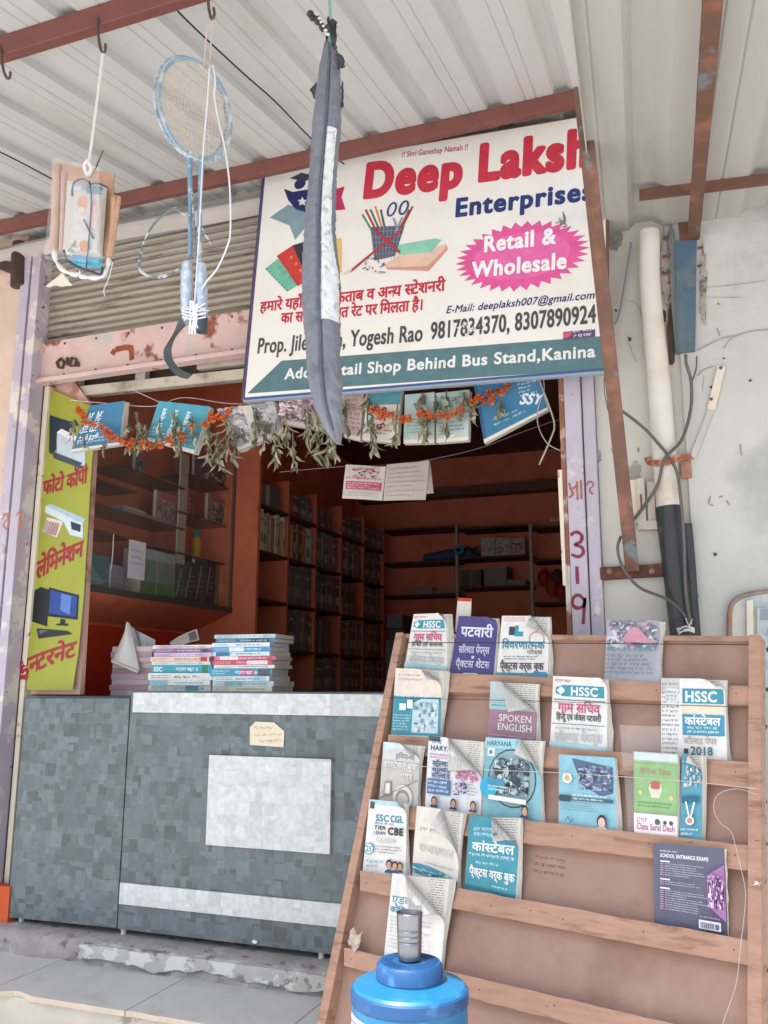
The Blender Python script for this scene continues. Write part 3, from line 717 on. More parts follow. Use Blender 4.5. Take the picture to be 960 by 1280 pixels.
ct = thing('shop_counter', (-2, .3, ZF), 'grey square patterned laminate counter with pale trim across the shop front', 'counter')
g = G(); g.box((-2.42, 0, ZB), (-.75, .62, ZTOP-.012), LAMD); g.build('carcass', ct)
g = G(); g.box((-2.436, -.008, ZTOP-.012), (-.74, .64, ZTOP+.006), mat('#5b6063', .35, .1, 10)); g.build('worktop', ct, bevel=.002)
PC = planeY(0)
g = G(); x0 = onY(10, 1146, 0).x; x1 = -2.424
a0 = PC.uv(33, 873); a1 = PC.uv(162, 873); a2 = PC.uv(143.5, 1159.5); a3 = PC.uv(10, 1146)
g.slab(PC, [a3, (x1, a2[1]), (x1, a1[1]), a0], -.02, .004, LAMD); g.build('door_panel', ct, bevel=.001)
def crect(q, h, name, m=LAML):
    g = G(); (ax, az), (bx, bz) = PC.uv(*q[0]), PC.uv(*q[1]); g.slab(PC, [(ax, bz), (bx, bz), (bx, az), (ax, az)], .0012, h, m); return g.build(name, ct, bevel=.0015)
z1 = PC.uv(330, 868)[1]; z2 = PC.uv(330, 892)[1]
def ctrim(xa, xb, za, zb, h, name): 
    g = G(); g.slab(PC, [(xa, za), (xb, za), (xb, zb), (xa, zb)], .0012, h, LAML); return g.build(name, ct, bevel=.0015)
ctrim(-2.40, -.76, PC.uv(330, 893)[1], ZTOP-.001, .012, 'trim_board')
ctrim(PC.uv(152, 1105)[0], -.76, PC.uv(290, 1144)[1], PC.uv(290, 1116)[1], .012, 'trim_board')
l, t_ = PC.uv(264, 944); r, b_ = PC.uv(414, 1067)
ctrim(l, r, PC.uv(336, 1061)[1], PC.uv(336, 946)[1], .016, 'square_panel')
g = G()
for x in (-2.41, -1.5, -.8): g.tube([(x, .03, ZF), (x, .03, ZB+.002)], .012, mat('#d6d4cf', .4), 10)
for x in (-2.95,): g.tube([(x, .03, ZF), (x, .03, ZB+.002)], .012, mat('#d6d4cf', .4), 10)
g.build('foot', ct)
g = G(); q = PC.uv(318, 1179); A = Art(); A.circ(q[0], q[1]+.005, .012, '#dcdad4', ry=.007, n=9); A.emit(g, lambda x, y, h: PC.pt(x, y, h)); 
g.build('paint_fleck', ct)
# paper note
nt_ = thing('paper_note', tuple(PC.hit(335, 918)), 'small cream paper note with handwriting stuck on the counter front', 'note')
g = G(); g.grid(lambda u, v: PC.pt(*PC.uv(313+42*u, 933-27*v), .004+.004*math.sin(3*u+2*v)), 1, 1, BLACK); g = G()
pts = [PC.uv(*q) for q in ((313, 931), (355, 934), (356, 914), (343, 903), (320, 902), (313, 909))]
g.slab(PC, pts, .003, .0045, mat('#d9cbb2', .8, .08, 20)); g.build('paper', nt_)
g = G(); r_ = random.Random(2)
for row, (xa, xb, y) in enumerate(((318, 343, 910), (319, 351, 918), (324, 350, 926))):
    x = xa
    while x < xb:
        w_ = r_.uniform(2, 4); brush(g, PC, [[(x, y+r_.uniform(-2, 1)), (x+w_*.3, y+r_.uniform(-1, 3)), (x+w_*.6, y+r_.uniform(-3, 1)), (x+w_, y+r_.uniform(-1, 2))]], .003, ink('#b09a80'), .0050); x += w_+.8
g.build('handwriting', nt_)
# ================================================================ leaning book rack
ru = -(RIGHT*((-1000-480)/F)+DOWN*((805-640)/F)+FWD).normalized()
rv = (RIGHT*((948-480)/F)+DOWN*((-1512-640)/F)+FWD).normalized()
RTL = onY(505, 795, -.13)
PR = Plane(RTL, ru, rv)
rk = thing('book_rack', tuple(PR.hit(640, 1290)), 'brown wooden book rack board leaning beside the counter, with slats holding exam books', 'book rack')
HARD = mat('#9f8071', .8, .10, 5, dirt='#8f7060', dirt_lo=.5, dirt_hi=.72, dscale=4, dirt2='#ab8a77', d2lo=.56, d2hi=.75, d2scale=9, bump=.15, bscale=90, name='hardboard')
WOODL = mat('#ad8872', .72, .16, 5, dirt='#8a6653', dirt_lo=.5, dirt_hi=.7, dscale=4, dirt2='#5f483d', d2lo=.66, d2hi=.72, d2scale=9, stretch=(1.2, 3, 9), bump=.25, name='wood_slat')
def rq(*pts): return [PR.uv(*p) for p in pts]
bl = PR.uv(412, 1280); br = PR.uv(949, 1280); tl = PR.uv(507, 796); tr = PR.uv(948, 800)
k = 1.13
blx = (tl[0]+(bl[0]-tl[0])*k, tl[1]+(bl[1]-tl[1])*k); brx = (tr[0]+(br[0]-tr[0])*k*1.05, tr[1]+(br[1]-tr[1])*k*1.05)
print('rack bottom', PR.pt(*blx), PR.pt(*brx), 'ZT', ZT)
g = G(); g.slab(PR, [blx, brx, tr, tl], -.012, 0, HARD); g.build('back_board', rk)
def pbar(P, a, b, w_, h0, h1, m):
    g = G(); dx, dy = b[0]-a[0], b[1]-a[1]; l = math.hypot(dx, dy); nx, ny = -dy/l*w_/2, dx/l*w_/2
    g.slab(P, [(a[0]-nx, a[1]-ny), (b[0]-nx, b[1]-ny), (b[0]+nx, b[1]+ny), (a[0]+nx, a[1]+ny)], h0, h1, m); return g
for a, b, nm in ((tl, blx, 'side_rail'), (tr, brx, 'side_rail')): pbar(PR, a, b, .032, -.012, .042, WOODL).build(nm, rk, bevel=.002)
pbar(PR, (tl[0], tl[1]-.004), (tr[0], tr[1]-.004), .016, 0, .02, WOODL).build('top_rail', rk, bevel=.002)
HL = .036
def lip(q, top=None):
    (x0, t0, b0), (x1, t1, b1) = q
    a = PR.uv(x0, t0, HL); b = PR.uv(x1, t1, HL); c = PR.uv(x1, b1, HL); d = PR.uv(x0, b0, HL)
    g = G(); n = 30; up = []; dn = []
    for i in range(n+1):
        t = i/n; s_ = rnd.gauss(0, .0008)
        up.append((a[0]+(b[0]-a[0])*t, a[1]+(b[1]-a[1])*t+s_)); dn.append((d[0]+(c[0]-d[0])*t, d[1]+(c[1]-d[1])*t+rnd.gauss(0, .0006)))
    g.slab(PR, dn+up[::-1], HL-.008, HL, WOODL)
    g.slab(PR, [d, c, (c[0], c[1]+.010), (d[0], d[1]+.010)], .001, HL-.009, WOODL)
    for i in range(6):
        t = .03+.188*i; x = a[0]+(b[0]-a[0])*t; y = (a[1]+(b[1]-a[1])*t+d[1]+(c[1]-d[1])*t)/2+rnd.uniform(-.006, .006)
        g.lathe(PR.pt(x, y, HL), [(.0022, 0), (.0018, .0008), (0, .001)], mat('#4a3a34', .6, .2, 40), 7, PR.n)
    g.build('slat', rk, bevel=.001)
lip(((499, 838, 862), (937, 858, 881))); lip(((485, 918, 940), (937, 953, 984))); lip(((470, 1004, 1031), (937, 1057, 1088))); lip(((450, 1088, 1113), (937, 1175, 1207))); lip(((430, 1184, 1207), (937, 1302, 1337)))
g = G()
for fx in (.12, .88):
    a = PR.pt(tl[0]+(tr[0]-tl[0])*fx, tl[1]-.15, -.02); b = Vector((a.x, a.y+.30, ZT)) if fx < .5 else Vector((a.x, min(a.y+.42, -.02), ZT))
    g = G(); g.bar(a, b, .03, .03, WOODL, (0, 1, 0)); g.build('prop', rk)
g = G(); r_ = random.Random(5); q = PR.uv(688, 1083)
A = Art(); A.words(q[0]-.05, q[1]-.03, q[0]+.05, q[1]+.03, 3, '#6b5446', .5, 4, .35); A.emit(g, lambda x, y, h: PR.pt(x, y, h)); g.build('stamp_mark', rk)
# cords stretched across the rack
CORD = mat('#23262a', .6); WSTR = mat('#d8d2cc', .5)
def cord(pts, r, m, label, cat='cord', name='cord', h=.064, P=PR, k=6, group=None):
    g = G(); p = [P.hit(x, y, h) for x, y in pts]; g.tube(catmull(p, k), r, m, 6); return g.build(name, smooth=True, label=label, cat=cat, group=group)
cord([(508, 803), (690, 804), (936, 806)], .0013, CORD, 'thin black cord stretched over the top row of books on the rack')
cord([(484, 872), (690, 877), (936, 884)], .001, CORD, 'thin dark cord over the second row of rack books')
cord([(478, 955), (600, 962), (700, 966), (850, 976), (946, 986)], .0009, mat('#cbbfb4', .6), 'pale string across the third row of books on the rack')
cord([(946, 993), (920, 986), (898, 993), (892, 1010), (900, 1028), (914, 1040), (920, 1060), (926, 1085), (932, 1120), (926, 1180), (920, 1230), (905, 1275), (900, 1300)], .0008, mat('#c4b6aa', .6), 'loose pale string looping down beside the slate covered book', h=.05)
g = G(); c0 = PR.hit(946, 1104, .045)
for i in range(4):
    a = i*1.7+.4; g.tube([c0, c0+Vector((math.cos(a)*.010, -.004, math.sin(a)*.007))], .0011, WSTR, 5)
g.lathe(c0, [(.004, 0), (.005, .003), (0, .005)], WSTR, 8, PR.n)
g.build('string_knot', label='small pale knot of string tied on the rack side rail', cat='knot')
g = G(); c0 = PR.hit(443, 1175, .045)
g.grid(lambda u, v: c0+PR.u*((u-.5)*.045)+PR.v*((v-.5)*.05+.01*math.sin(u*7))+PR.n*(.012*noise.noise(Vector((u*4, v*4, 2)))), 8, 8, mat('#b9aa9a', .8, .2, 30)); g.build('paper_scrap', smooth='all', label='crumpled pale paper scrap stuck on the rack side rail by the blue jug', cat='paper scrap')

# ================================================================ books
PAGE = mat('#cfcac0', .85, .06, 40, name='page_paper'); PAGEG = mat('#c3bdb2', .85, .1, 60, stretch=(1, 1, 1), name='page_edges')
NEWS = mat('#c4c0b9', .85, .06, 30, name='newsprint')
TEAL = '#3a8b9b'; TEAL2 = '#55a5b3'; CYAN = '#7eb0ba'; WHT = '#d9d6cf'; DK = '#3a3f48'; MAG = '#c23a78'; PUR = '#4a4278'
def book(P, quad, art, label, cover=WHT, curl=None, thick=.012, seed=1, wave=.003, below=.03, h0=.004, pg=.07, curlr=.012, group='exam books on the rack', inner=True, name='book', tilt=0, cat='book', lean=0, pb=0):
    hq = (h0+tilt+thick*.5, h0+tilt+thick*.5, h0+thick, h0+thick); TL, TR, BR, BL = [P.uv(q[0], q[1], hh) for q, hh in zip(quad, hq)]
    W = math.hypot(TR[0]-TL[0], TR[1]-TL[1]); H = math.hypot(TL[0]-BL[0], TL[1]-BL[1]); r_ = random.Random(seed); ph = r_.random()*6
    below = below/H
    def uvq(s, t):
        return ((BL[0]*(1-s)+BR[0]*s)*(1-t)+(TL[0]*(1-s)+TR[0]*s)*t, (BL[1]*(1-s)+BR[1]*s)*(1-t)+(TL[1]*(1-s)+TR[1]*s)*t)
    def bend(s, t): return wave*(math.sin(2.3*s+ph)+math.sin(3.1*t+ph*2)*.8)*.5+wave+tilt*t+lean*max(0, t-.3)**2
    hc = h0+thick
    if curl:
        a, b = curl; p0 = (a*W, H); p1 = (W, b*H); dx, dy = p1[0]-p0[0], p1[1]-p0[1]; l = math.hypot(dx, dy); nx, ny = -dy/l, dx/l
        if nx*(W-p0[0])+ny*(H-p0[1]) < 0: nx, ny = -nx, -ny
        c0 = -(nx*p0[0]+ny*p0[1]); R_ = curlr*r_.uniform(.8, 1.7); TH = math.pi*r_.uniform(.80, .94)
    def fn(s, t, h=0):
        x, y = s*W, t*H; z = h
        if curl:
            d = nx*x+ny*y+c0
            if d > 0:
                th = d/R_ if d < TH*R_ else TH
                ps = R_*math.sin(th); zz = R_*(1-math.cos(th))
                if d > TH*R_:
                    e = d-TH*R_; ps += e*math.cos(TH); zz += e*math.sin(TH)*(1-2.2*e)+.006*math.sin(e*40+ph)
                ps += -h*math.sin(th); zz += h*math.cos(th)-h
                x += nx*(ps-d); y += ny*(ps-d); z += zz
        u, v = uvq(x/W, y/H); return P.pt(u, v, hc+bend(s, t)+z)
    cuts = [(1, 0, -i/6) for i in range(1, 6)]+[(0, 1, -i/6) for i in range(1, 6)]
    if curl:
        for i in range(0, 9):
            d = R_*TH*i/8; cuts.append((nx*W, ny*H, c0-d))
        for e in (.02, .05): cuts.append((nx*W, ny*H, c0-R_*TH-e))
    o = thing(name, tuple(P.pt(*uvq(.5, 0), h0)), label, cat, group)
    # page block, fanned a little at the fore edge
    g = G(); nl = 5; prof = []
    def blk(s, t, f): u, v = uvq(s, t); return P.pt(u, v, h0+(hc-.0012-h0)*f+bend(min(s, 1), t))
    nt_ = 8; J = [[r_.gauss(0, .006)+pg*(1-f/nl)*(.55+.45*math.sin(1.5*t_/nt_*2+ph)) for t_ in range(nt_+1)] for f in range(nl+1)]
    for f in range(nl):
        vs = []
        for t_ in range(nt_+1):
            t = -below-pb/H+(1.0-.004*f+below+pb/H)*t_/nt_
            vs += [blk(.0, t, f/nl), blk(1+J[f][t_], t, f/nl), blk(1+J[f][t_]-.004, t, (f+.93)/nl), blk(0, t, (f+.93)/nl)]
        fs = []
        for i in range(nt_):
            q = i*4
            for e in range(4): fs.append((q+e, q+(e+1) % 4, q+4+(e+1) % 4, q+4+e))
        fs += [(3, 2, 1, 0), tuple(nt_*4+e for e in range(4))]
        g.add(vs, [tuple(reversed(f_)) for f_ in fs], PAGEG if f < nl-1 else PAGE)
    if curl and inner:
        for ln in range(int(H*.9/.0065)):
            y = .97-ln*.0065/H; x = .06
            while x < .94:
                wl = r_.uniform(.03, .1); e = min(x+wl, .95)
                if nx*(x*W)+ny*(y*H)+c0 > -.01: 
                    vs = [blk(a, b, 1)+P.n*.0004 for a, b in ((x, y-.0022/H), (e, y-.0022/H), (e, y), (x, y))]; g.add(vs, [(0, 1, 2, 3)], mat('#8d8a88', .9, .1, 60))
                x = e+.02
    g.build('pages', o)
    g = G(); base = [[(0, -below), (1, -below), (1, 1), (0, 1)]]
    for h in cuts: base = cut(base, h)
    for z, m, rev in ((0, ink(cover), 0), (-.0005, NEWS, 1)):
        vs = []; fs = []
        for p in base:
            fs.append(tuple(range(len(vs), len(vs)+len(p)))[::-1 if rev else 1]); vs += [fn(x, y, z) for x, y in p]
        g.add(vs, fs, m)
    A = Art(W, H); art(A); A.emit(g, fn, .00012, .0002, cuts if curl else cuts[:10])
    if curl:
        A = Art(W, H); A.words(.05, .04, .98, .98, 24, '#9c9a98', .5, seed, .6); A.emit(g, lambda x, y, h: fn(x, y, -.0008-h), .00012, .0001, cuts, ((nx*W, ny*H, c0-.004),))
    g.build('cover', o)
    return o, fn
rq_ = []
def hssc(A, s2, pinkt, l3, l4, seed):
    A.words(.04, .91, .45, .97, 1, MAG, .8, seed)
    A.poly([(.06, .76), (.2, .72), (.95, .72), (.95, .88), (.2, .88), (.06, .84)], TEAL); A.poly([(.08, .80), (.16, .86), (.24, .80), (.16, .74)], '#d8e4e6'); A.text('HSSC', .34, .74, .115, '#e2e4e2', .5, .03)
    A.rect(.03, .665, .97, .675, DK); A.text(pinkt, .12, .50, .13, '#c4577c', .76, .02); A.text(l3, .1, .39, .085, DK, .8, .015); A.rect(.03, .33, .97, .338, '#5a5f66')
    A.words(.1, .25, .9, .30, 1, '#8d8f92', .7, seed+1); A.text(l4, .08, .10, .12, '#7d8286', .84, .0); A.text(l4, .085, .105, .12, '#c8c8c4', .84, .0)
    A.poly([(0, 0), (1, 0), (1, .05), (0, .09)], '#9fc3c9')
def a1(A): hssc(A, '', 'ग्ाम सिचव', 'हि{न}दी एवं सामा{न}य', 'सॉ{ल}वड पेपर्स', 3)
def a2(A):
    A.text('पटवारी', .12, .66, .17, '#d9d8de', .78, .025); A.text('सॉ{ल}वड पेपर्स', .14, .38, .12, '#c9c8d6', .72, .015); A.circ(.5, .31, .035, '#c9c8d6'); A.text('पै्{क}टस शेट{स}', .12, .14, .12, '#c9c8d6', .76, .015)
    A.poly([(.28, 0), (.7, 0), (.64, .05), (.34, .05)], WHT)
def a3(A):
    A.rect(.05, .9, .5, .98, '#d9b8b4'); A.rect(.18, .68, .3, .82, DK); A.poly([(.3, .66), (.3, .84), (.38, .84), (.38, .74), (.48, .74), (.48, .66)], TEAL); A.circ(.76, .62, .16, '#c98a8a'); A.circ(.76, .62, .13, WHT)
    A.text('िववरणा{त}मक', .06, .46, .13, TEAL, .86, .02); A.text('परीक्षा', .58, .37, .07, DK, .3); A.words(.12, .27, .9, .35, 2, DK, .6, 5); A.text('पै्क्टस वर्क बुक', .06, .12, .12, '#5a4d52', .86, .02); A.rect(0, 0, 1, .07, TEAL); A.poly([(.62, .0), (.98, .0), (.98, .09), (.74, .09)], '#3a7fa0')
def a4(A):
    A.blotch(.03, .5, .97, .98, ['#7d8290', '#a7a9b2', '#c9c8c8', '#8a8793', '#c7a3ad'], 60, 4); A.poly([(.3, .6), (.5, .85), (.62, .85), (.9, .58)], '#c28a98'); A.words(.06, .42, .95, .54, 1, '#5a8496', .8, 9); A.words(.05, .05, .95, .4, 5, '#686c78', .8, 6)
def b1(A):
    A.words(.08, .8, .6, .93, 2, '#a58f88', .6, 7); A.rect(0, 0, 1, .58, TEAL); A.words(.05, .55, .9, .62, 1, '#dfe8e8', .6, 9); A.poly([(.42, .48), (.6, .55), (.95, .55), (.95, .04), (.42, .04)], '#b9ccd0'); A.blotch(.45, .05, .93, .5, ['#8fb3bb', '#5d7f8a', '#d4dadb', '#6d98a3'], 26, 3)
    A.rect(.16, .36, .3, .46, '#d5dcdc'); A.rect(.32, .39, .44, .52, '#e0e4e4'); A.words(.05, .05, .42, .3, 6, '#cfe0e2', .55, 8, .7)
def b2(A):
    A.rect(0, .62, 1, 1, '#aeb7b8'); A.rect(0, .5, .4, .64, '#8fb6ba'); A.rect(0, 0, 1, .5, '#94707f'); A.words(.05, .54, .5, .6, 1, '#5a5560', .6, 2); A.text('SPOKEN', .22, .30, .12, '#dcd6d8', .68, .01); A.text('ENGLISH', .2, .14, .12, '#dcd6d8', .72, .01); A.path([(.05, .04), (.95, .04)], .003, '#b99aa6')
def b4(A):
    A.rect(0, .80, .30, 1, '#bdbab4'); A.words(.02, .02, .29, .95, 16, '#666a70', .6, 3, .6); A.poly([(.06, .70), (.26, .66), (.28, .86), (.08, .88)], '#c9cbca'); A.words(.09, .70, .25, .84, 3, DK, .6, 8)
    A.rect(.34, .68, .98, .87, TEAL); A.text('HSSC', .38, .705, .13, '#e6e6e2', .5, .03); A.rect(.34, .56, .98, .655, '#d8ceb8'); A.rect(.34, .28, .98, .54, '#3d87a0'); A.text('कां{स}टेबल', .38, .41, .10, '#e4e6e4', .54, .025); A.words(.42, .30, .94, .40, 2, '#d2e2e6', .7, 5, .8); A.text('सॉ{ल}वड पेपर', .36, .17, .08, '#a08f84', .5); A.text('2018', .46, .04, .1, '#3f6d80', .34, .015); A.rect(.36, .04, .43, .11, DK)
def c1(A):
    A.poly([(.0, .86), (.5, .92), (1, .8), (1, 1), (0, 1)], '#c4d4d6'); A.text('हिरयाणा', .36, .74, .09, '#6d7580', .5, .01); A.rect(0, 0, 1, .70, '#b7b3ad'); A.text('कां{स}टेबल बुक', .05, .58, .10, '#e6e3dd', .9, .025, outline=('#7a7570', .05)); A.text('गाइड', .55, .42, .09, '#e6e3dd', .3, .02, outline=('#7a7570', .05))
    A.circ(.62, .12, .25, '#d1cdc6'); A.circ(.62, .1, .18, '#8d8882'); A.circ(.62, .08, .14, '#c4bfb8'); A.poly([(.1, .1), (.32, .12), (.3, .36), (.14, .34)], '#8d8882'); A.poly([(.15, .14), (.28, .15), (.27, .32), (.17, .31)], '#d6d3cc'); A.path([(.02, .05), (.98, .42)], .003, '#8a8680')
def c2(A):
    A.rect(0, .93, .22, 1, '#4a4d55'); A.text('TIME', .05, .905, .055, DK, .2, .01); A.text('HARYANA', .05, .80, .07, DK, .55, .02); A.words(.05, .68, .6, .76, 2, '#b85a80', .7, 3); A.poly([(.62, .76), (1, .70), (1, 1), (.8, 1)], '#3d3e66')
    for i in range(3): A.text('सॉ{ल}वड'[0:7], .1, .58-.085*i, .075, '#4a5a80', .34, .02)
    A.text('पै्क्टस', .54, .50, .075, '#c04a7c', .4, .015); A.text('सेट्स बुक', .54, .42, .07, '#c04a7c', .42, .015); A.rect(.04, .18, .46, .39, '#45688e'); A.words(.06, .2, .44, .38, 3, '#c9d6e0', .7, 9, .7); A.blotch(.52, .2, .76, .38, ['#5a4a80', '#8a7aa8', '#3d3558', '#b4a8c4'], 24, 3); A.words(.78, .2, .96, .38, 4, '#7d8290', .6, 2)
    for x in (.2, .55, .9): A.face(x, .075, .055)
def c3(A):
    A.rect(0, .86, .55, 1, '#9cc6cc'); A.text('HARYANA', .03, .89, .07, '#2a5a78', .44, .015); A.rect(.05, .74, .18, .86, '#d5dcd8'); A.circ(.11, .80, .03, '#5a8090')
    A.circ(.5, .47, .42, '#24424e'); A.circ(.5, .47, .40, '#8aa4a8'); r_ = random.Random(4)
    A.blotch(.2, .25, .8, .72, ['#4e6268', '#a9b8b8', '#2b3a40', '#c9d0cd', '#6d8086', '#39484c'], 70, 5); A.circ(.14, .3, .15, '#2a9fc0'); A.rect(.12, .33, .42, .42, '#3f87a0'); A.words(.14, .26, .5, .34, 2, '#dfe6e4', .7, 3); A.rect(.15, .14, .80, .2, '#dcdcd6'); A.face(.78, .06, .06)
def c4(A):
    A.poly([(.24, .96), (.96, .86), (.96, .5), (.75, .44), (.4, .6)], '#51657e'); A.blotch(.36, .52, .94, .86, ['#7d8fa6', '#3a4a60', '#a9b2c0', '#8a7f98', '#5d7288'], 40, 6); A.circ(.18, .66, .085, '#d8d8cc'); A.circ(.18, .66, .05, '#c9a66a'); A.rect(.02, .35, .98, .40, '#3c5a6a'); A.rect(.04, .33, .24, .42, '#2e4450'); A.words(.28, .35, .9, .45, 2, '#dbe6e6', .6, 3); A.words(.06, .2, .7, .3, 3, '#4d6d78', .5, 5)
    A.face(.78, .08, .085, '#c9ac98', '#1c1c20', '#d9d6d2'); A.path([(.15, .06), (.2, .12), (.24, .05), (.3, .1)], .002, '#2e4450')
def c5(A):
    A.rect(.02, .9, .98, .99, '#c4ccc8'); A.rect(0, .26, 1, .88, '#84a573'); A.rect(.04, .30, .96, .85, '#8aae78'); A.text('दैिनक िडल', .15, .73, .06, '#b07a6a', .7, .01); A.circ(.5, .55, .15, '#b9d29a'); A.rect(.4, .45, .6, .62, '#d8c4b4'); A.circ(.5, .62, .11, '#b05a54', ry=.03); A.circ(.5, .58, .11, '#b05a54', ry=.03); A.circ(.16, .5, .05, '#c4c48a'); A.circ(.85, .46, .05, '#d4b48a'); A.words(.1, .32, .9, .4, 2, '#5f8a54', .6, 3)
    A.rect(0, 0, 1, .25, '#dcd6d6'); A.words(.08, .13, .38, .22, 1, '#b97a94', .8, 3); A.text('Class Saral Desh', .06, .06, .075, '#b04a80', .88, .01); A.circ(.55, .16, .06, '#46684e'); A.circ(.72, .16, .04, '#5a4a52'); A.circ(.86, .16, .045, '#46504e')
def c5b(A):
    A.blotch(.1, .6, .95, .98, ['#8d9aa2', '#b9a89a', '#d0cdc8', '#4a86a0'], 40, 3); A.poly([(.1, .4), (.9, .42), (.9, .5), (.1, .48)], '#1f5f78'); A.path([(.3, .42), (.5, .2), (.7, .42)], .004, '#dde4e4'); A.circ(.5, .2, .2, '#d8d4cc'); A.circ(.5, .2, .12, '#b98a7a'); A.words(.1, .02, .9, .12, 2, '#cfe0e4', .6, 3)
def d1(A):
    A.rect(0, .93, 1, 1, '#a9c8cc'); A.rect(.04, .87, .16, .97, '#49474c'); A.poly([(.1, .55), (.25, .72), (.25, .42)], '#cfe0e2'); A.text('SSC', .22, .70, .095, TEAL, .34, .03); A.text('CGL', .6, .70, .095, TEAL, .32, .03); A.words(.2, .65, .9, .69, 1, DK, .7, 2, .7); A.text('TIER', .2, .58, .055, DK, .3, .02); A.text('I EXAM', .2, .51, .045, DK, .3, .02); A.text('CBE', .56, .52, .10, '#2c2f38', .38, .04); A.text('GUIDE', .28, .40, .07, '#b9b5b2', .5, .01)
    A.circ(.13, .30, .115, TEAL); A.circ(.13, .30, .095, '#d5e2e2'); A.text('25', .13, .26, .08, TEAL, .14, .02, 'c'); A.words(.28, .24, .94, .36, 3, '#5d5f66', .55, 3, .7); A.words(.1, .03, .5, .16, 2, TEAL, .7, 4, .8); A.face(.64, .1, .075); A.face(.78, .09, .07); A.face(.9, .09, .06)
def d2(A):
    A.rect(0, 0, 1, 1, '#d5cfc2'); A.words(.12, .62, .75, .72, 1, '#7d8a7d', .7, 3); A.text('राज{स}थान', .12, .34, .12, '#c9c4b8', .76, .02, outline=('#a9a49a', .03)); A.poly([(0, .0), (1, .0), (1, .06), (.7, .12), (.4, .15), (.15, .15), (0, .13)], TEAL); A.blotch(.02, .01, .98, .1, ['#86b8c0', '#3a7080', '#b9cfd2'], 24, 3); A.words(.3, .17, .95, .21, 1, '#6d7a80', .7, 3)
def d3(A):
    A.words(.12, .72, .6, .86, 2, '#b9d4d8', .8, 3); A.text('कां{स}टेबल', .1, .52, .12, '#e2e6e4', .82, .03); A.words(.05, .44, .95, .5, 1, '#cfe2e4', .8, 4, .7); A.words(.2, .34, .7, .39, 1, '#cfe2e4', .8, 5, .7); A.text('पै्क्टस वर्क बुक', .08, .18, .105, '#e2e6e4', .88, .025); A.words(.55, .06, .95, .1, 1, '#cfe2e4', .7, 6, .7); A.rect(.0, .0, 1, .03, '#1d6f80')
def e1(A):
    A.text('एडवां{स}', .04, .63, .10, '#4a97a8', .5, .01); A.text('कोिचंग', .03, .52, .07, TEAL, .34, .015); A.words(.05, .08, .8, .48, 9, '#a9abac', .5, 3, .8); A.rect(.5, .14, .62, .2, '#c4577c')
def e2(A):
    A.words(.1, .89, .46, .93, 1, '#cfcdd8', .7, 2, .8); A.text('SCHOOL ENTRANCE EXAMS', .1, .83, .045, '#e4e2e8', .68, .03)
    for j in range(22):
        y = .77-j*.028
        if j in (0, 8, 12): A.rect(.1, y, .24, y+.018, '#dcdae4')
        elif j not in (7, 11): A.rect(.1, y, .15, y+.014, '#b08aa6'); A.words(.17, y, .62+.1*(j % 3), y+.018, 1, '#cbc9d6', .8, j, .7)
    A.poly([(.76, .66), (1, .80), (1, .14), (.76, .30)], '#9a6a9a'); A.blotch(.78, .28, .99, .66, ['#c9a0c4', '#6a3f74', '#e0c8dc', '#84588c', '#4c2f58'], 60, 4)
    A.rect(.66, .02, .95, .12, '#c9c4d2')
    for i in range(22): A.rect(.68+i*.0085, .025, .68+i*.0085+(.003 if i % 3 else .006), .095, '#2e2c3a')
    A.rect(.88, .03, .93, .09, '#5a5470'); A.words(.68, .14, .95, .17, 1, '#b98ab0', .7, 3)
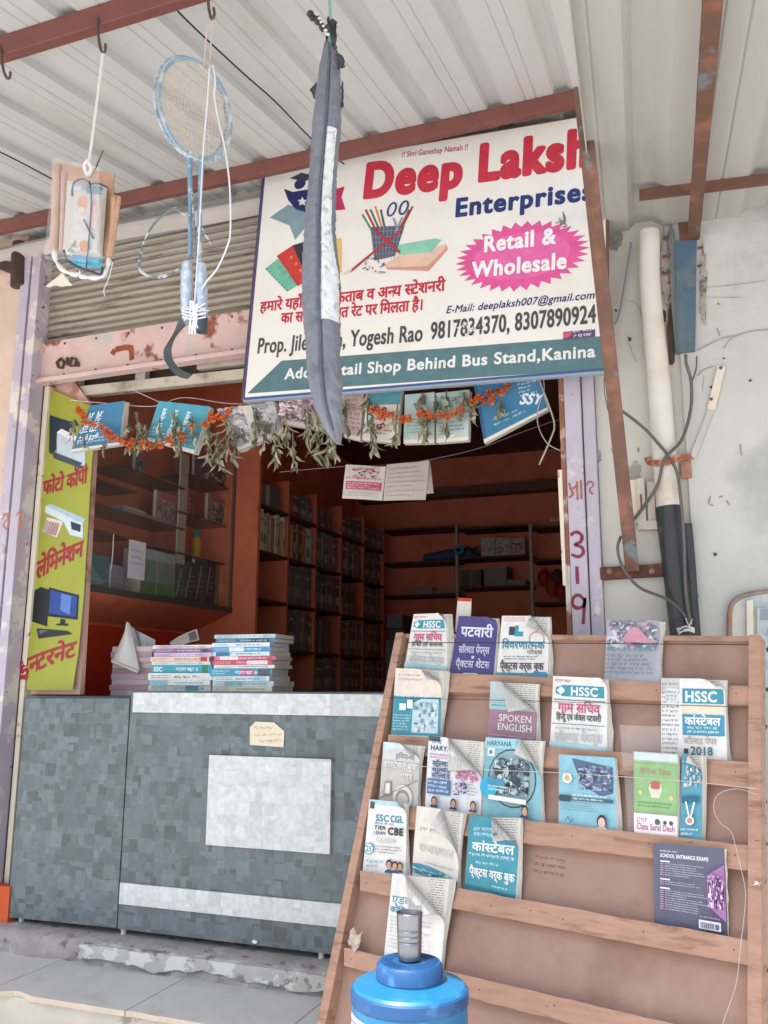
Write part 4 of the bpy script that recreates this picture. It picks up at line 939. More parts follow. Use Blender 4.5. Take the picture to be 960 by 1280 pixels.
B = [
 (((519, 769), (560, 768), (560, 838), (506, 834)), a1, 'book with teal banner and pink word, leftmost in the top row beside the purple book', WHT, (.62, .72), 2),
 (((575, 771), (624, 773), (617, 847), (562, 845)), a2, 'purple book with white Hindi lettering in the top row of the rack', PUR, (.50, .84), 3),
 (((629, 771), (688, 771), (685, 848), (621, 847)), a3, 'white workbook with teal Hindi title in the top row, beside the purple book', WHT, (.55, .55), 4),
 (((760, 776), (826, 777), (826, 851), (756, 849)), a4, 'grey book in clear wrap, alone at the right of the top row', '#a6a7ad', None, 5),
 (((496, 836), (554, 839), (551, 921), (489, 918)), b1, 'book with cream upper half and teal lower half, leftmost in the second row', '#d8ccbe', (.35, .70), 6),
 (((615, 853), (674, 855), (670, 927), (610, 921)), b2, 'mauve Spoken English book with its cover rolled back', '#a9b0b4', (.12, .42), 7),
 (((693, 846), (760, 849), (759, 940), (688, 935)), b3 if False else (lambda A: hssc(A, '', 'ग्ाम सिचव', 'िह{न}दू एवं केवल पटवारी', 'सॉ{ल}वड पेपर्स', 6)), 'white book with teal banner and pink word in the second row, right of Spoken English', WHT, (.72, .80), 8),
 (((828, 849), (907, 850), (909, 950), (827, 946)), b4, 'teal and white constable book with a newsprint flap marked 2018', WHT, (.45, .80), 9),
 (((481, 928), (527, 932), (523, 1010), (475, 1002)), c1, 'faded grey book leftmost in the third row', '#c9c5be', (.25, .72), 10),
 (((538, 921), (606, 927), (601, 1017), (532, 1008)), c2, 'white and blue book with three small portraits along its foot', '#d8d8da', (.25, .42), 11),
 (((609, 923), (679, 926), (676, 1025), (604, 1012)), c3, 'cyan book with a round crowd photograph and the word Haryana', CYAN, (.55, .45), 12),
 (((700, 944), (770, 948), (771, 1038), (699, 1032)), c4, 'pale blue book with a dark photo panel and a small portrait in the corner', '#86b6c2', (.9, .93), 13),
 (((854, 943), (880, 945), (878, 1050), (850, 1048)), c5b, 'blue book tucked behind the green plastic wrapped book', '#5595a8', (.1, .72), 15),
 (((464, 1000), (510, 1004), (507, 1092), (454, 1088)), d1, 'white SSC guide with a teal number 25 badge, leftmost in the fourth row', WHT, (.62, .80), 16),
 (((523, 1008), (580, 1016), (572, 1108), (516, 1090)), d2, 'cream book with a teal arc along its foot in the fourth row', '#d5cfc2', (.45, .25), 17),
 (((588, 1021), (652, 1022), (645, 1123), (582, 1108)), d3, 'teal constable workbook with white Hindi words and a torn corner, fourth row', '#3d8b9a', (.25, .55), 18),
 (((492, 1092), (562, 1098), (552, 1212), (481, 1192)), e1, 'white book with a large folded cover, just above the steel tumbler', WHT, (.08, .45), 19),
 (((817, 1054), (906, 1061), (910, 1170), (818, 1153)), e2, 'slate violet back cover about school entrance exams, lowest on the rack', '#5c5b6d', None, 20)]
for quad, art, lab, cov, curl, sd_ in B:
    book(PR, quad, art, lab, cov, curl, seed=sd_, thick=.005 if sd_ == 20 else random.Random(sd_).uniform(.009, .014), pg=.02 if sd_ == 20 else random.Random(sd_).uniform(.07, .15), wave=.001 if sd_ == 20 else .003, tilt=.014 if quad[0][1] < 780 else .046)
# green book in its plastic sleeve
PLAST = bpy.data.materials.new('clear_plastic'); PLAST.use_nodes = True
_b = PLAST.node_tree.nodes['Principled BSDF']; _b.inputs['Base Color'].default_value = (.9, .92, .92, 1); _b.inputs['Alpha'].default_value = .14; _b.inputs['Roughness'].default_value = .12; _b.inputs['Specular IOR Level'].default_value = .8
o, fn = book(PR, ((793, 940), (849, 944), (848, 1048), (794, 1043)), c5, 'green book in a clear plastic sleeve on the third row of the rack', '#9fb79a', None, seed=14, thick=.012, pg=.03, h0=.008, tilt=.05)
def sleeve(quad, h, label_, amp, sd_):
    q = [PR.uv(*p) for p in quad]
    def f(u, v):
        a = ((q[3][0]*(1-u)+q[2][0]*u)*(1-v)+(q[0][0]*(1-u)+q[1][0]*u)*v, (q[3][1]*(1-u)+q[2][1]*u)*(1-v)+(q[0][1]*(1-u)+q[1][1]*u)*v)
        return PR.pt(a[0], a[1], h-.028+.05*v+amp*noise.noise(Vector((u*3+sd_, v*5, sd_)))+amp*.6*abs(noise.noise(Vector((u*9+v*4, v*7-u*5, sd_)))))
    g = G(); g.grid(f, 24, 36, PLAST); return g
sleeve(((783, 913), (840, 916), (858, 1052), (788, 1048)), .034, '', .007, 2).build('plastic_sleeve', o, smooth='all')
# folded paper with a red edge standing behind the purple book
ob = thing('folded_paper', tuple(PR.hit(578, 780)), 'folded white paper with a red top edge, standing behind the purple book', 'paper')
g = G(); q = rq((573, 748), (590, 749), (588, 790), (569, 790)); g.slab(PR, [q[3], q[2], q[1], q[0]], .002, .004, mat('#cfc8bd', .8, .05, 30)); g.slab(PR, [(q[0][0], q[0][1]-.012), (q[1][0], q[1][1]-.012), (q[1][0], q[1][1]+.001), (q[0][0]-.0, q[0][1]+.001)], .0043, .005, ink('#b8402c')); g.build('sheet', ob)
# ================================================================ blue water jug and steel tumbler
JC = CAM+ray(512, 1232)*2.12; JC.z = 0
sz = (onZ if 0 else None)
def zat(py): return (CAM+ray(512, py)*2.12).z
ztop = zat(1203); R0 = 72*2.12/F
jg = thing('water_jug', (JC.x, JC.y, ZT-.06), 'blue plastic camper water jug with dark blue lid standing before the book rack', 'water jug')
zl = ztop; R1 = 40*2.12/F
BLUE = mat('#1c6792', .42, .05, 6, spec=.5, bump=.03, bscale=20, dirt='#3d8cb4', dirt_lo=.55, dirt_hi=.7, dscale=8); DBL = mat('#184877', .5, .07, 10, spec=.5, dirt='#3a6d9d', dirt_lo=.55, dirt_hi=.7, dscale=12)
zb = ZT-.06
g = G(); g.lathe((JC.x, JC.y, 0), [(0, zb), (R0*.94, zb), (R0, zb+.02), (R0, zl-.15), (R0*1.0, zl-.086)], BLUE, 64); g.build('body', jg, smooth=True)
g = G(); g.lathe((JC.x, JC.y, 0), [(R0*1.0, zl-.088), (R0*1.02, zl-.086), (R0*1.026, zl-.074), (R0*1.022, zl-.060), (R0*.985, zl-.056)], DBL, 64); g.build('shoulder_band', jg, smooth=True)
g = G(); g.lathe((JC.x, JC.y, 0), [(R0*.99, zl-.057), (R0*.95, zl-.050), (R0*.8, zl-.046), (R1*1.12, zl-.042), (R1*1.04, zl-.041), (R1*1.02, zl-.036)], BLUE, 64); g.build('shoulder', jg, smooth=True)
g = G(); pr = [(R1*1.03, zl-.038), (R1*1.06, zl-.036), (R1*1.04, zl-.008), (R1*.97, zl), (R1*.6, zl+.001), (0, zl+.001)]
g.lathe((JC.x, JC.y, 0), pr, DBL, 64)
for i in range(44):
    a = 2*math.pi*i/44; g.bar((JC.x+R1*.55*math.cos(a), JC.y+R1*.55*math.sin(a), zl+.002), (JC.x+R1*.9*math.cos(a), JC.y+R1*.9*math.sin(a), zl+.001), .0022, .0016, DBL)
g.build('lid', jg, smooth=True)
g = G(); n = 20; zs = zl-.02
def lab(u, v): a = math.radians(-150+75*u)+0; return (JC.x+(R0+.0012)*math.cos(a), JC.y+(R0+.0012)*math.sin(a), zs-.16+.075*v-.008*u)
g.grid(lab, 20, 2, mat('#d8d6d4', .5)); A = Art(.14, .075); A.words(.08, .42, .6, .75, 1, '#b8433f', .8, 5); A.words(.08, .1, .92, .36, 2, '#b8433f', .6, 3, .8); A.rect(.05, .8, .95, .86, '#3f6da0')
A.emit(g, lambda x, y, h: Vector(lab(x, y))+Vector((math.cos(math.radians(-150+75*x)), math.sin(math.radians(-150+75*x)), 0))*(h+.0003), cuts=[(1, 0, -i/12) for i in range(1, 12)]); g.build('label', jg)
RIM = DBL
tb = thing('steel_tumbler', (JC.x, JC.y, zl+.004), 'brushed steel tumbler standing on the blue jug lid', 'tumbler')
STEEL = mat('#8c8c8e', .38, .05, 40, metal=1, stretch=(1, 1, .1)); TR_ = 16.5*2.1/F; th_ = 55*2.08/F
g = G(); z = zl+.005; pr = [(0, z), (TR_*.86, z), (TR_*.9, z+.004)]
for i in range(1, 9):
    t = i/8; pr.append((TR_*(.9+.1*t), z+th_*t)); 
    if i in (3, 4, 5): pr += [(TR_*(.9+.1*t)-.0012, z+th_*t+.002), (TR_*(.9+.1*t)+.0002, z+th_*t+.004)]
pr += [(TR_*1.03, z+th_+.001), (TR_*1.0, z+th_+.002), (TR_*.97, z+th_), (TR_*.86, z+.006), (0, z+.005)]
ofs = onZ(512, 1196, z) if 0 else None
g.lathe((JC.x, JC.y, 0), pr, STEEL, 48); g.build('cup', tb, smooth=True)
# ================================================================ books lying on the counter
SHELFB = {}
def flatbook(name, loc, L, D, T, rz, spine, label, group, edge=None, art=None, seed=1, bow=.0, parent=None):
    """book lying flat, spine towards the street; cover and page block are parts"""
    r_ = random.Random(seed); o = thing(name, loc, label, 'book', group); o.rotation_euler = (0, 0, rz)
    c = ink(spine); m = ink(edge or spine); l0 = Vector(loc)
    def put(g, nm):
        for i in range(len(g.v)): g.v[i] = g.v[i]+l0
        return g.build(nm, o, bevel=0)
    g = G(); t = .0012; n = 10
    def top(u, v, z): return Vector(((u-.5)*L, v*D, z+bow*(abs(u-.5)*2)**2*r_.choice([1])))
    for z0, z1 in ((0, t), (T-t, T)):
        for i in range(n):
            u0, u1 = i/n, (i+1)/n
            g.obox([top(u0, 0, z0), top(u1, 0, z0), top(u1, 1, z0), top(u0, 1, z0), top(u0, 0, z1), top(u1, 0, z1), top(u1, 1, z1), top(u0, 1, z1)], m)
    for i in range(n):
        u0, u1 = i/n, (i+1)/n
        a = [top(u0, -.004/D, 0), top(u1, -.004/D, 0), top(u1, -.004/D, T), top(u0, -.004/D, T)]
        g.add(a, [(0, 1, 2, 3)], c); b = [top(u0, 0, T), top(u1, 0, T), top(u1, -.004/D, T), top(u0, -.004/D, T)]; g.add(b, [(3, 2, 1, 0)], m)
    if art:
        A = Art(L, T); art(A); A.emit(g, lambda x, y, h: top(x, -.004/D-(h+.0003)/D, y*T), .00015, cuts=[(1, 0, -i/n) for i in range(1, n)])
    put(g, 'cover')
    g = G(); k = 6
    for j in range(k):
        z0 = t+(T-2*t)*j/k; z1 = t+(T-2*t)*(j+.9)/k; d = r_.uniform(-.003, .004); e = r_.uniform(-.004, .002)
        for i in range(n):
            u0, u1 = i/n, (i+1)/n
            ua = u0 if i else .003+d*.5; ub = u1 if i < n-1 else 1-.004+d
            g.obox([top(ua, .01, z0), top(ub, .01, z0), top(ub, .985+e, z0), top(ua, .985+e, z0), top(ua, .01, z1), top(ub, .01, z1), top(ub, .985+e, z1), top(ua, .985+e, z1)], PAGEG)
    put(g, 'pages'); return o
def sp(bg, txt, c2, blocks=(), seed=1, tc='#e4e4e0'):
    def f(A):
        for x0, x1, c_ in blocks: A.rect(x0, .06, x1, .94, c_)
        if txt: A.text(txt, .04, .22, .52, tc, None, .03)
        A.words(.42, .2, .9, .8, 1, c2, .8, seed, .8); A.words(.05, .15, .35, .8, 2, c2, .6, seed+3, .5) if not txt else None
    return f
zc = ZTOP+.0065
S1 = [('#c4ccca', .016, '#6d8a94', '', ((.6, .8, TEAL),), 'white book with a teal patch, bottom of the shorter counter stack'), ('#cfd2ce', .015, '#4a9aa8', '', ((.0, .3, '#8fbcc4'),), 'pale blue ended book, second from the bottom of the shorter counter stack'),
      ('#d5d3cc', .020, '#4d4f55', '', ((.62, .9, '#d5d3cc'),), 'white book with dark small print, below the teal SSC spine'), ('#3a94a4', .024, '#d9e4e4', 'SSC', ((.84, .94, '#2a7a5a'),), 'teal spined book reading SSC in the shorter counter stack'),
      ('#cfd0d0', .009, '#5d6a80', '', (), 'thin white book just above the teal SSC spine'), ('#d2b7a4', .014, '#a85a4a', '', ((.86, .97, '#a8323c'),), 'cream book with a red end in the shorter counter stack'),
      ('#b9a6ba', .012, '#7d5a84', '', ((.4, .7, '#c9b9cc'),), 'lilac spined book near the top of the shorter counter stack'), ('#8d5f8a', .012, '#d9c4d6', '', ((.8, .95, '#5c3a60'),), 'purple spined book near the top of the shorter counter stack'), ('#cfccc8', .011, '#8d8a88', '', ((.1, .5, '#b9a4b4'),), 'white magazine lying on top of the shorter counter stack')]
S2 = [('#d2c9b6', .014, '#8a8478', '', (), 'cream book at the very bottom of the taller counter stack'), ('#b9ccd0', .015, '#3d7d90', '', ((.2, .5, '#7db0ba'),), 'pale teal book, second from the bottom of the taller counter stack'), ('#cfd4d6', .014, '#4a5a80', '', ((.7, .95, '#9cc0c8'),), 'white book with blue print in the lower half of the taller counter stack'),
      ('#3f93a8', .022, '#d6e2e4', '', ((.5, .72, '#b0507c'), (.78, .98, '#54565e')), 'teal book with pink and grey blocks in the taller counter stack'), ('#cdd2d2', .010, '#5a7d8a', '', (), 'thin white book in the middle of the taller counter stack'), ('#b84a58', .013, '#e4d4d4', '', ((.6, .95, '#d4c4c0'),), 'red spined book in the middle of the taller counter stack'), ('#c4627c', .012, '#e4d4d8', '', ((.1, .4, '#dcd2d0'),), 'pink spined book above the red one in the taller counter stack'),
      ('#bcd0d6', .012, '#2f6f9c', '', ((.05, .3, '#3a7aa8'),), 'light blue book in the upper half of the taller counter stack'), ('#4a8cb0', .014, '#d4e0e6', '', ((.3, .55, '#cfd8da'),), 'blue spined book near the top of the taller counter stack'), ('#cdd6d6', .012, '#4a7a9a', '', (), 'white book with blue print near the top of the taller counter stack'), ('#4b7fa2', .013, '#d8dee2', '', ((.55, .9, '#2e4a6c'),), 'deep blue spined book, second from the top of the taller counter stack'), ('#a9b9ba', .011, '#3f7a84', '', ((.4, .8, '#c9d2d0'),), 'grey green book lying on top of the taller counter stack')]
for S_, pxl, pxr, Yf, gname, tgt in ((S1, 189, 266, .10, 'shorter stack of books on the counter', 806), (S2, 267, 342, .09, 'taller stack of books on the counter', 793)):
    a = onY(pxl, 840, Yf); b = onY(pxr, 840, Yf); L0 = b.x-a.x; z = zc; ztop_ = onY((pxl+pxr)/2, tgt, Yf).z; kk = (ztop_-zc)/sum(x[1] for x in S_)
    for i, (c_, T, c2, tx, bl_, lab_) in enumerate(S_):
        T *= kk; j = rnd.uniform(-.010, .010); L = L0*rnd.uniform(.93, 1.02)
        flatbook('book', ((a.x+b.x)/2+j, Yf+rnd.uniform(-.014, .014), z), L, .185+rnd.uniform(-.01, .01), T-.0006, rnd.gauss(0, .035), c_, lab_, gname, art=sp(c_, tx, c2, bl_, i+3), seed=i*7+3, bow=0)
        z += T
# pile behind the counter flap, with open booklets on top
g = G(); g.box((-3.03, .05, ZTOP-.035), (-2.45, .62, ZTOP-.02), mat('#5b6063', .4, .1, 10)); g.build('side_worktop', ct)
a = onY(139, 850, .30); b = onY(189, 850, .30); z = ZTOP-.0195; zt_ = onY(160, 808, .30).z; n = 9
for i in range(n):
    T = (zt_-z)/(n-i)
    flatbook('book', ((a.x+b.x)/2+rnd.uniform(-.006, .006), .30+rnd.uniform(-.005, .005), z), (b.x-a.x), .17, T-.0008, rnd.gauss(0, .03), ['#b9a3a6', '#a88f95', '#c4b1b0'][i % 3], 'mauve edged book in the short pile behind the counter flap', 'mauve edged pile behind the counter flap', seed=i+60, edge='#9a8288')
    z += T
def leafsheet(name, pxs, Yf, dy, mcol, label, art=None, roll=.02):
    """a curved paper leaf spanned between four photograph points at real depths"""
    p = [onY(x, y, Yf+d) for (x, y), d in zip(pxs, dy)]
    g = G()
    def f(u, v): return (p[3]*(1-u)+p[2]*u)*(1-v)+(p[0]*(1-u)+p[1]*u)*v+Vector((0, -roll*math.sin(math.pi*u), roll*.3*math.sin(math.pi*u)))
    g.grid(f, 8, 8, mcol)
    nrm = (p[1]-p[0]).cross(p[0]-p[3]).normalized()
    g.grid(lambda u, v: f(1-u, v)+Vector((0, .0012, 0)), 8, 8, mcol)
    if art: A = Art(1, 1); art(A); A.emit(g, lambda x, y, h: f(x, y)+Vector((0, -h-.0005, 0)))
    return g
t = thing('open_booklet', tuple(onY(165, 840, .27)), 'white booklet propped open like a tent on the pile behind the counter flap', 'booklet')
leafsheet('x', ((160, 779), (162, 779), (174, 838), (141, 825)), .26, (.05, .05, 0, 0), mat('#cfccc8', .8, .05, 30), '').build('leaf', t, smooth='all')
leafsheet('x', ((160, 779), (168, 786), (184, 842), (173, 838)), .265, (.05, .06, .06, .01), mat('#c2beb9', .8, .05, 30), '').build('leaf', t, smooth='all')
g = G(); g.bar(onY(141, 826, .258), onY(174, 840, .258), .02, .012, PAGEG, (0, 0, 1)); g.build('page_block', t)
t = thing('open_booklet', tuple(onY(185, 845, .33)), 'grey and teal booklet slumped open beside the white one behind the counter flap', 'booklet')
leafsheet('x', ((166, 786), (194, 800), (194, 846), (178, 840)), .33, (.03, .05, .02, .0), mat('#a9aeb0', .8, .08, 30), '', lambda A: (A.rect(.05, .6, .7, .95, '#3f7f8c'), A.words(.1, .1, .9, .5, 6, '#6a6d72', .6, 4)), .015).build('leaf', t, smooth='all')
leafsheet('x', ((212, 803), (246, 786), (249, 800), (216, 812)), .36, (.05, .05, 0, 0), mat('#bdb2a8', .8, .08, 30), '', lambda A: (A.rect(.7, .1, .95, .9, '#6d6a70'), A.words(.05, .1, .65, .9, 4, '#8a857f', .6, 4)), .01).build('page_leaf', smooth='all', label='loose printed leaf leaning behind the shorter counter stack', cat='leaflet')
# ================================================================ glass cabinet on the left wall
XF = -2.81; YP = 1.5
cb = thing('glass_cabinet', (XF, .8, 1.45), 'wall hung glass fronted display cabinet with dark shelves on the terracotta side wall', 'display cabinet')
fn_ = onX(100, 722, XF); ff = onX(306, 768, XF); zb_ = (fn_.z+ff.z)/2-.01
print('cabinet', fn_, ff)
GLASS = bpy.data.materials.new('dusty_glass'); GLASS.use_nodes = True
_b = GLASS.node_tree.nodes['Principled BSDF']; _b.inputs['Base Color'].default_value = (.3, .3, .28, 1); _b.inputs['Alpha'].default_value = .07; _b.inputs['Roughness'].default_value = .08; _b.inputs['Specular IOR Level'].default_value = .5
DARKT = mat('#3c3a36', .5, .12, 12)
y0c = .14
g = G(); g.box((XF-.02, y0c, zb_-.02), (XF+.004, YP, zb_+.012), mat('#4c4a44', .45, .1, 12)); g.build('bottom_rail', cb, bevel=.002)
g = G(); g.obox([Vector(v) for v in ((-3.078, y0c, 1.30), (XF-.005, y0c, zb_-.02), (XF-.005, YP-.002, zb_-.02), (-3.078, YP-.002, 1.30), (-3.078, y0c, 1.315), (XF-.005, y0c, zb_), (XF-.005, YP-.002, zb_), (-3.078, YP-.002, 1.315))], ORANGE); g.build('soffit', cb)
g = G(); g.box((XF-.012, YP-.03, zb_), (XF, YP-.004, 2.5), mat('#6d5a4e', .5, .1, 10)); g.build('frame_post', cb)
for ya, yb, dx in ((y0c, .86, 0), (.80, YP-.03, -.012)):
    g = G(); g.box((XF-.006+dx-.012, ya, zb_+.012), (XF-.006+dx-.007, yb, 2.48), GLASS); g.build('glass_pane', cb)
SHG = mat('#5a4a40', .25, .1, 8, spec=.6)
def cshelf(p, q, xi=-2.86):
    a = onX(*p, xi); b = onX(*q, xi); z = (a.z+b.z)/2; g = G(); g.box((-3.078, max(a.y, y0c), z-.008), (xi, min(b.y, YP-.01), z), SHG); g.build('shelf', cb); return a.y, b.y, z
s1 = cshelf((60, 575), (172, 617)); s2 = cshelf((150, 580), (232, 611)); s3 = cshelf((238, 594), (300, 615)); s4 = cshelf((110, 622), (231, 664)); s5 = cshelf((224, 637), (300, 664)); s6 = cshelf((60, 644), (166, 676))
print('shelves', s1, s2, s3, s4, s5, s6)
def xbook(px, z, xi, cov, label, art=None, T=.02, group='books in the glass cabinet', lean=0):
    """a thin book or box standing in the cabinet facing the street side, bottom at z, spanning pixels x0..x1, top at pixel y"""
    x0, x1, yt = px; a = onX(x0, 650, xi); b = onX(x1, 650, xi); top = onX((x0+x1)/2, yt, xi).z; L = b.y-a.y; Hh = max(top-z, .02)
    o = thing('book', (xi, (a.y+b.y)/2, z+.001), label, 'book', group)
    P_ = Plane((xi, a.y, z+.001), (0, 1, 0), (lean, 0, 1))
    g = G(); g.slab(P_, [(0, 0), (L, 0), (L, Hh), (0, Hh)], -T, 0, ink(cov), PAGEG)
    A = Art(L, Hh)
    if art: art(A)
    else: A.blotch(.08, .1, .92, .75, ['#8a6a60', '#39363c', '#b9a49a', '#5f4a50', '#cdbdb4'], 26, int(x0)); A.rect(.1, .78, .9, .92, '#b9565a')
    A.emit(g, lambda x, y, h: P_.pt(x*L, y*Hh, h+.0004)); g.build('cover', o); return o
xbook((194, 219, 616), s4[2], -2.90, '#a8807a', 'magazine with red title standing on the middle cabinet shelf')
xbook((259, 280, 620), s5[2], -2.90, '#a58a84', 'photo covered booklet standing at the far end of the cabinet shelf')
xbook((233, 239, 618), s5[2], -2.92, '#a03a34', 'narrow red booklet standing on the far cabinet shelf', lambda A: A.words(.1, .1, .9, .9, 4, '#d4b4ac', .6, 3))
xbook((240, 287, 566), s3[2], -2.90, '#6a5f62', 'dark photo covered book standing on the top far cabinet shelf')
xbook((165, 178, 566), s2[2], -2.93, '#6f8a94', 'grey blue booklet standing on the upper cabinet shelf')
xbook((223, 233, 566), zb_+.012, -2.88, '#b5a890', 'tall cream board standing upright inside the glass cabinet', lambda A: None, .01)
# flat paper bundles on the middle shelf
for i, (x0, x1, n_, lab_) in enumerate(((150, 180, 3, 'paper bundle lying flat on the middle cabinet shelf, near end'), (181, 213, 2, 'paper bundle lying flat on the middle cabinet shelf, far end'))):
    a = onX(x0, 640, -2.9); b = onX(x1, 640, -2.9); o = thing('paper_bundle', (-2.93, (a.y+b.y)/2, s4[2]), lab_, 'paper bundle')
    g = G()
    for k in range(n_*2): g.box((-3.04+rnd.uniform(-.01, .01), a.y+rnd.uniform(0, .01), s4[2]+.001+k*.006), (-2.885+rnd.uniform(-.01, .01), b.y-rnd.uniform(0, .01), s4[2]+.0065+k*.006), mat('#a9a29c', .8, .1, 30) if k % 2 else mat('#8d8780', .8, .1, 30))
    g.build('sheets', o)
# bottle of juice, boxes and books on the cabinet floor
bp_ = onX(245, 698, -2.93); sh_z = onX(245, 699, -2.93).z
g = G(); a = onX(190, 700, -2.88).y; b = onX(290, 712, -2.88).y; g.box((-3.07, a, sh_z-.008), (-2.86, min(b, YP-.02), sh_z-.001), SHG); g.build('shelf', cb)
bt = thing('bottle', (bp_.x, bp_.y, sh_z), 'yellow juice bottle with a teal cap on the glass cabinet shelf', 'bottle')
hb_ = onX(245, 661, -2.93).z-sh_z; rb_ = .030; YB = mat('#b98a2c', .3, .1, 20, spec=.5)
g = G(); g.lathe((bp_.x, bp_.y, sh_z), [(0, 0), (rb_*.9, 0), (rb_, .008), (rb_, hb_*.22), (rb_*.88, hb_*.26), (rb_*.98, hb_*.32), (rb_*.98, hb_*.55), (rb_*.8, hb_*.66), (rb_*.5, hb_*.74)], YB, 24)
g.build('body', bt, smooth=True)
g = G(); g.lathe((bp_.x, bp_.y, sh_z), [(rb_*.7, hb_*.73), (rb_*.72, hb_*.9), (rb_*.5, hb_*.92), (rb_*.4, hb_), (0, hb_)], mat('#2c7f86', .4, .1, 20), 20); g.build('cap', bt, smooth=True)
A = Art(.06, .06); 
g = G()
for k in range(6): g.bar((bp_.x+rb_+.0006, bp_.y-.02+.007*k, sh_z+hb_*.34), (bp_.x+rb_+.0006, bp_.y-.02+.007*k, sh_z+hb_*(.4+.1*(k % 2))), .004, .001, ink('#4a3a24'))
g.build('print', bt)
zf_ = zb_+.013
xbook((180, 221, 690), zf_, -2.85, '#7c8a84', 'grey green storage box behind the cabinet glass', lambda A: (A.rect(.0, .78, 1, 1, '#a9b0aa'), A.rect(0, 0, 1, .3, '#5a7a3c'), A.rect(.45, 0, .48, .8, '#a3aaa6')), .12)
for i, (x0, x1, yt, c_) in enumerate(((222, 236, 706, '#4a5a5c'), (233, 249, 703, '#3d3a44'), (246, 262, 701, '#3a4654'), (258, 272, 702, '#2f2c30'), (270, 288, 710, '#7a6a60'))):
    xbook((x0, x1, yt), zf_, -2.86-.012*i, c_, ['dark teal booklet leaning first in the row on the cabinet floor', 'charcoal booklet second in the row on the cabinet floor', 'navy booklet third in the row on the cabinet floor', 'near black booklet fourth in the row on the cabinet floor', 'tan leaflet last in the row on the cabinet floor'][i], lambda A: (A.poly([(.1, .1), (.5, .9), (.6, .85), (.25, .1)], '#9a8f7c'), A.words(.3, .2, .9, .7, 4, '#8a8a90', .5, 4)))
xbook((104, 142, 694), zf_, -2.87, '#54747a', 'teal and grey folders lying at the near end of the cabinet floor', lambda A: (A.poly([(0, 0), (1, 0), (.5, .5), (0, 1)], '#6f979a'), A.words(.0, .05, .9, .3, 2, '#b9a4b4', .6, 4)), .05)
xbook((143, 160, 708), zf_, -2.86, '#8a8490', 'mauve grey booklet behind the paper slip in the cabinet', lambda A: A.words(.1, .1, .9, .8, 4, '#a9a4ae', .5, 4))
# slip of paper taped on the glass and a hanging white string
g = G(); P_ = Plane((XF+.002, 0, 0), (0, 1, 0), (0, 0, 1)); q = [P_.uv(*v) for v in ((159, 722), (180, 726), (182.5, 679), (161.5, 674))]
g.slab(P_, q, 0, .0012, mat('#cfccd2', .8, .04, 30)); A = Art(); A.words(q[0][0]+.02, q[2][1]-.14, q[1][0]-.02, q[2][1]-.04, 3, '#8a8a98', .4, 3, .3); A.emit(g, lambda x, y, h: P_.pt(x, y, .0015+h))
g.build('paper_slip', label='long white paper slip taped on the glass cabinet front', cat='note')
g = G(); g.tube([P_.hit(142, 668, .006), P_.hit(141, 690, .004), P_.hit(139, 711, .005)], .0025, WSTR, 6); g.build('string', label='short white string hanging on the glass cabinet front', cat='string', smooth=True)
# ================================================================ deep book shelf along the left wall
XS = onY(321, 700, 1.5).x
bs = thing('book_shelf', (XS, 2.7, ZF), 'tall terracotta book shelf running deep along the side wall, full of dark books', 'book shelf')
g = G(); g.box((-3.078, YP, ZF), (XS, YP+.03, 3.0), ORANGE); g.build('end_panel', bs)
ups = [YP+.012]+[onX(x, 700, XS).y for x in (360, 395, 427, 455, 480)]
zs_ = [onX(360, y, XS).z for y in (604, 642, 697, 754, 812, 868)]
print('bays', ups, zs_)
SHB = mat('#bd6444', .6, .1, 5)
for y in ups[1:]: g = G(); g.box((-3.078, y-.012, .3), (XS, y+.012, zs_[0]+.02), SHB); g.build('upright', bs)
for i, z in enumerate(zs_[1:]):
    for k in range(len(ups)-1): g = G(); g.box((-3.078, ups[k]+.012, z-.02), (XS+.001, ups[k+1]-.012, z), mat('#4a2a22', .6, .1, 5)); g.build('shelf_board', bs)
PROTO = {}
def standing(col, T, Hh, D):
    key = (col, T, Hh, D)
    if key not in PROTO:
        g = G(); c = ink(col); t = .0015
        g.box((-D, -T/2, 0), (0, -T/2+t, Hh), c); g.box((-D, T/2-t, 0), (0, T/2, Hh), c); g.box((-.0015, -T/2+t, 0), (.0, T/2-t, Hh), c); g.box((-D+.004, -T/2+t, .002), (-.002, T/2-t, Hh-.003), PAGEG)
        for z0, z1 in ((.72, .80), (.2, .45)): g.box((.0, -T/2+t*2, Hh*z0), (.0006, T/2-t*2, Hh*z1), ink(['#a9a49a', '#8a8078', '#75706c'][len(PROTO) % 3]))
        me = bpy.data.meshes.new('standing_book'); me.from_pydata([tuple(v) for v in g.v], [], g.f)
        for m in g.mats: me.materials.append(m)
        me.polygons.foreach_set('material_index', g.m); PROTO[key] = me
    return PROTO[key]
def place_me(me, name, loc, rot, label, cat, group):
    o = bpy.data.objects.new(name, me); COL.objects.link(o); o.location = loc; o.rotation_euler = rot; return tag(o, label, cat, group)
r_ = random.Random(21)
DKB = ['#5c5653', '#6a625c', '#55555c', '#746659', '#635855', '#6c6c70', '#7b7168']; LTB = ['#b9a98e', '#8a5a3c', '#c9c0ae', '#3c5a6a', '#6a7a5a', '#b08a5a', '#d0c4ae', '#5a3a30', '#a98a68', '#8f8f86']
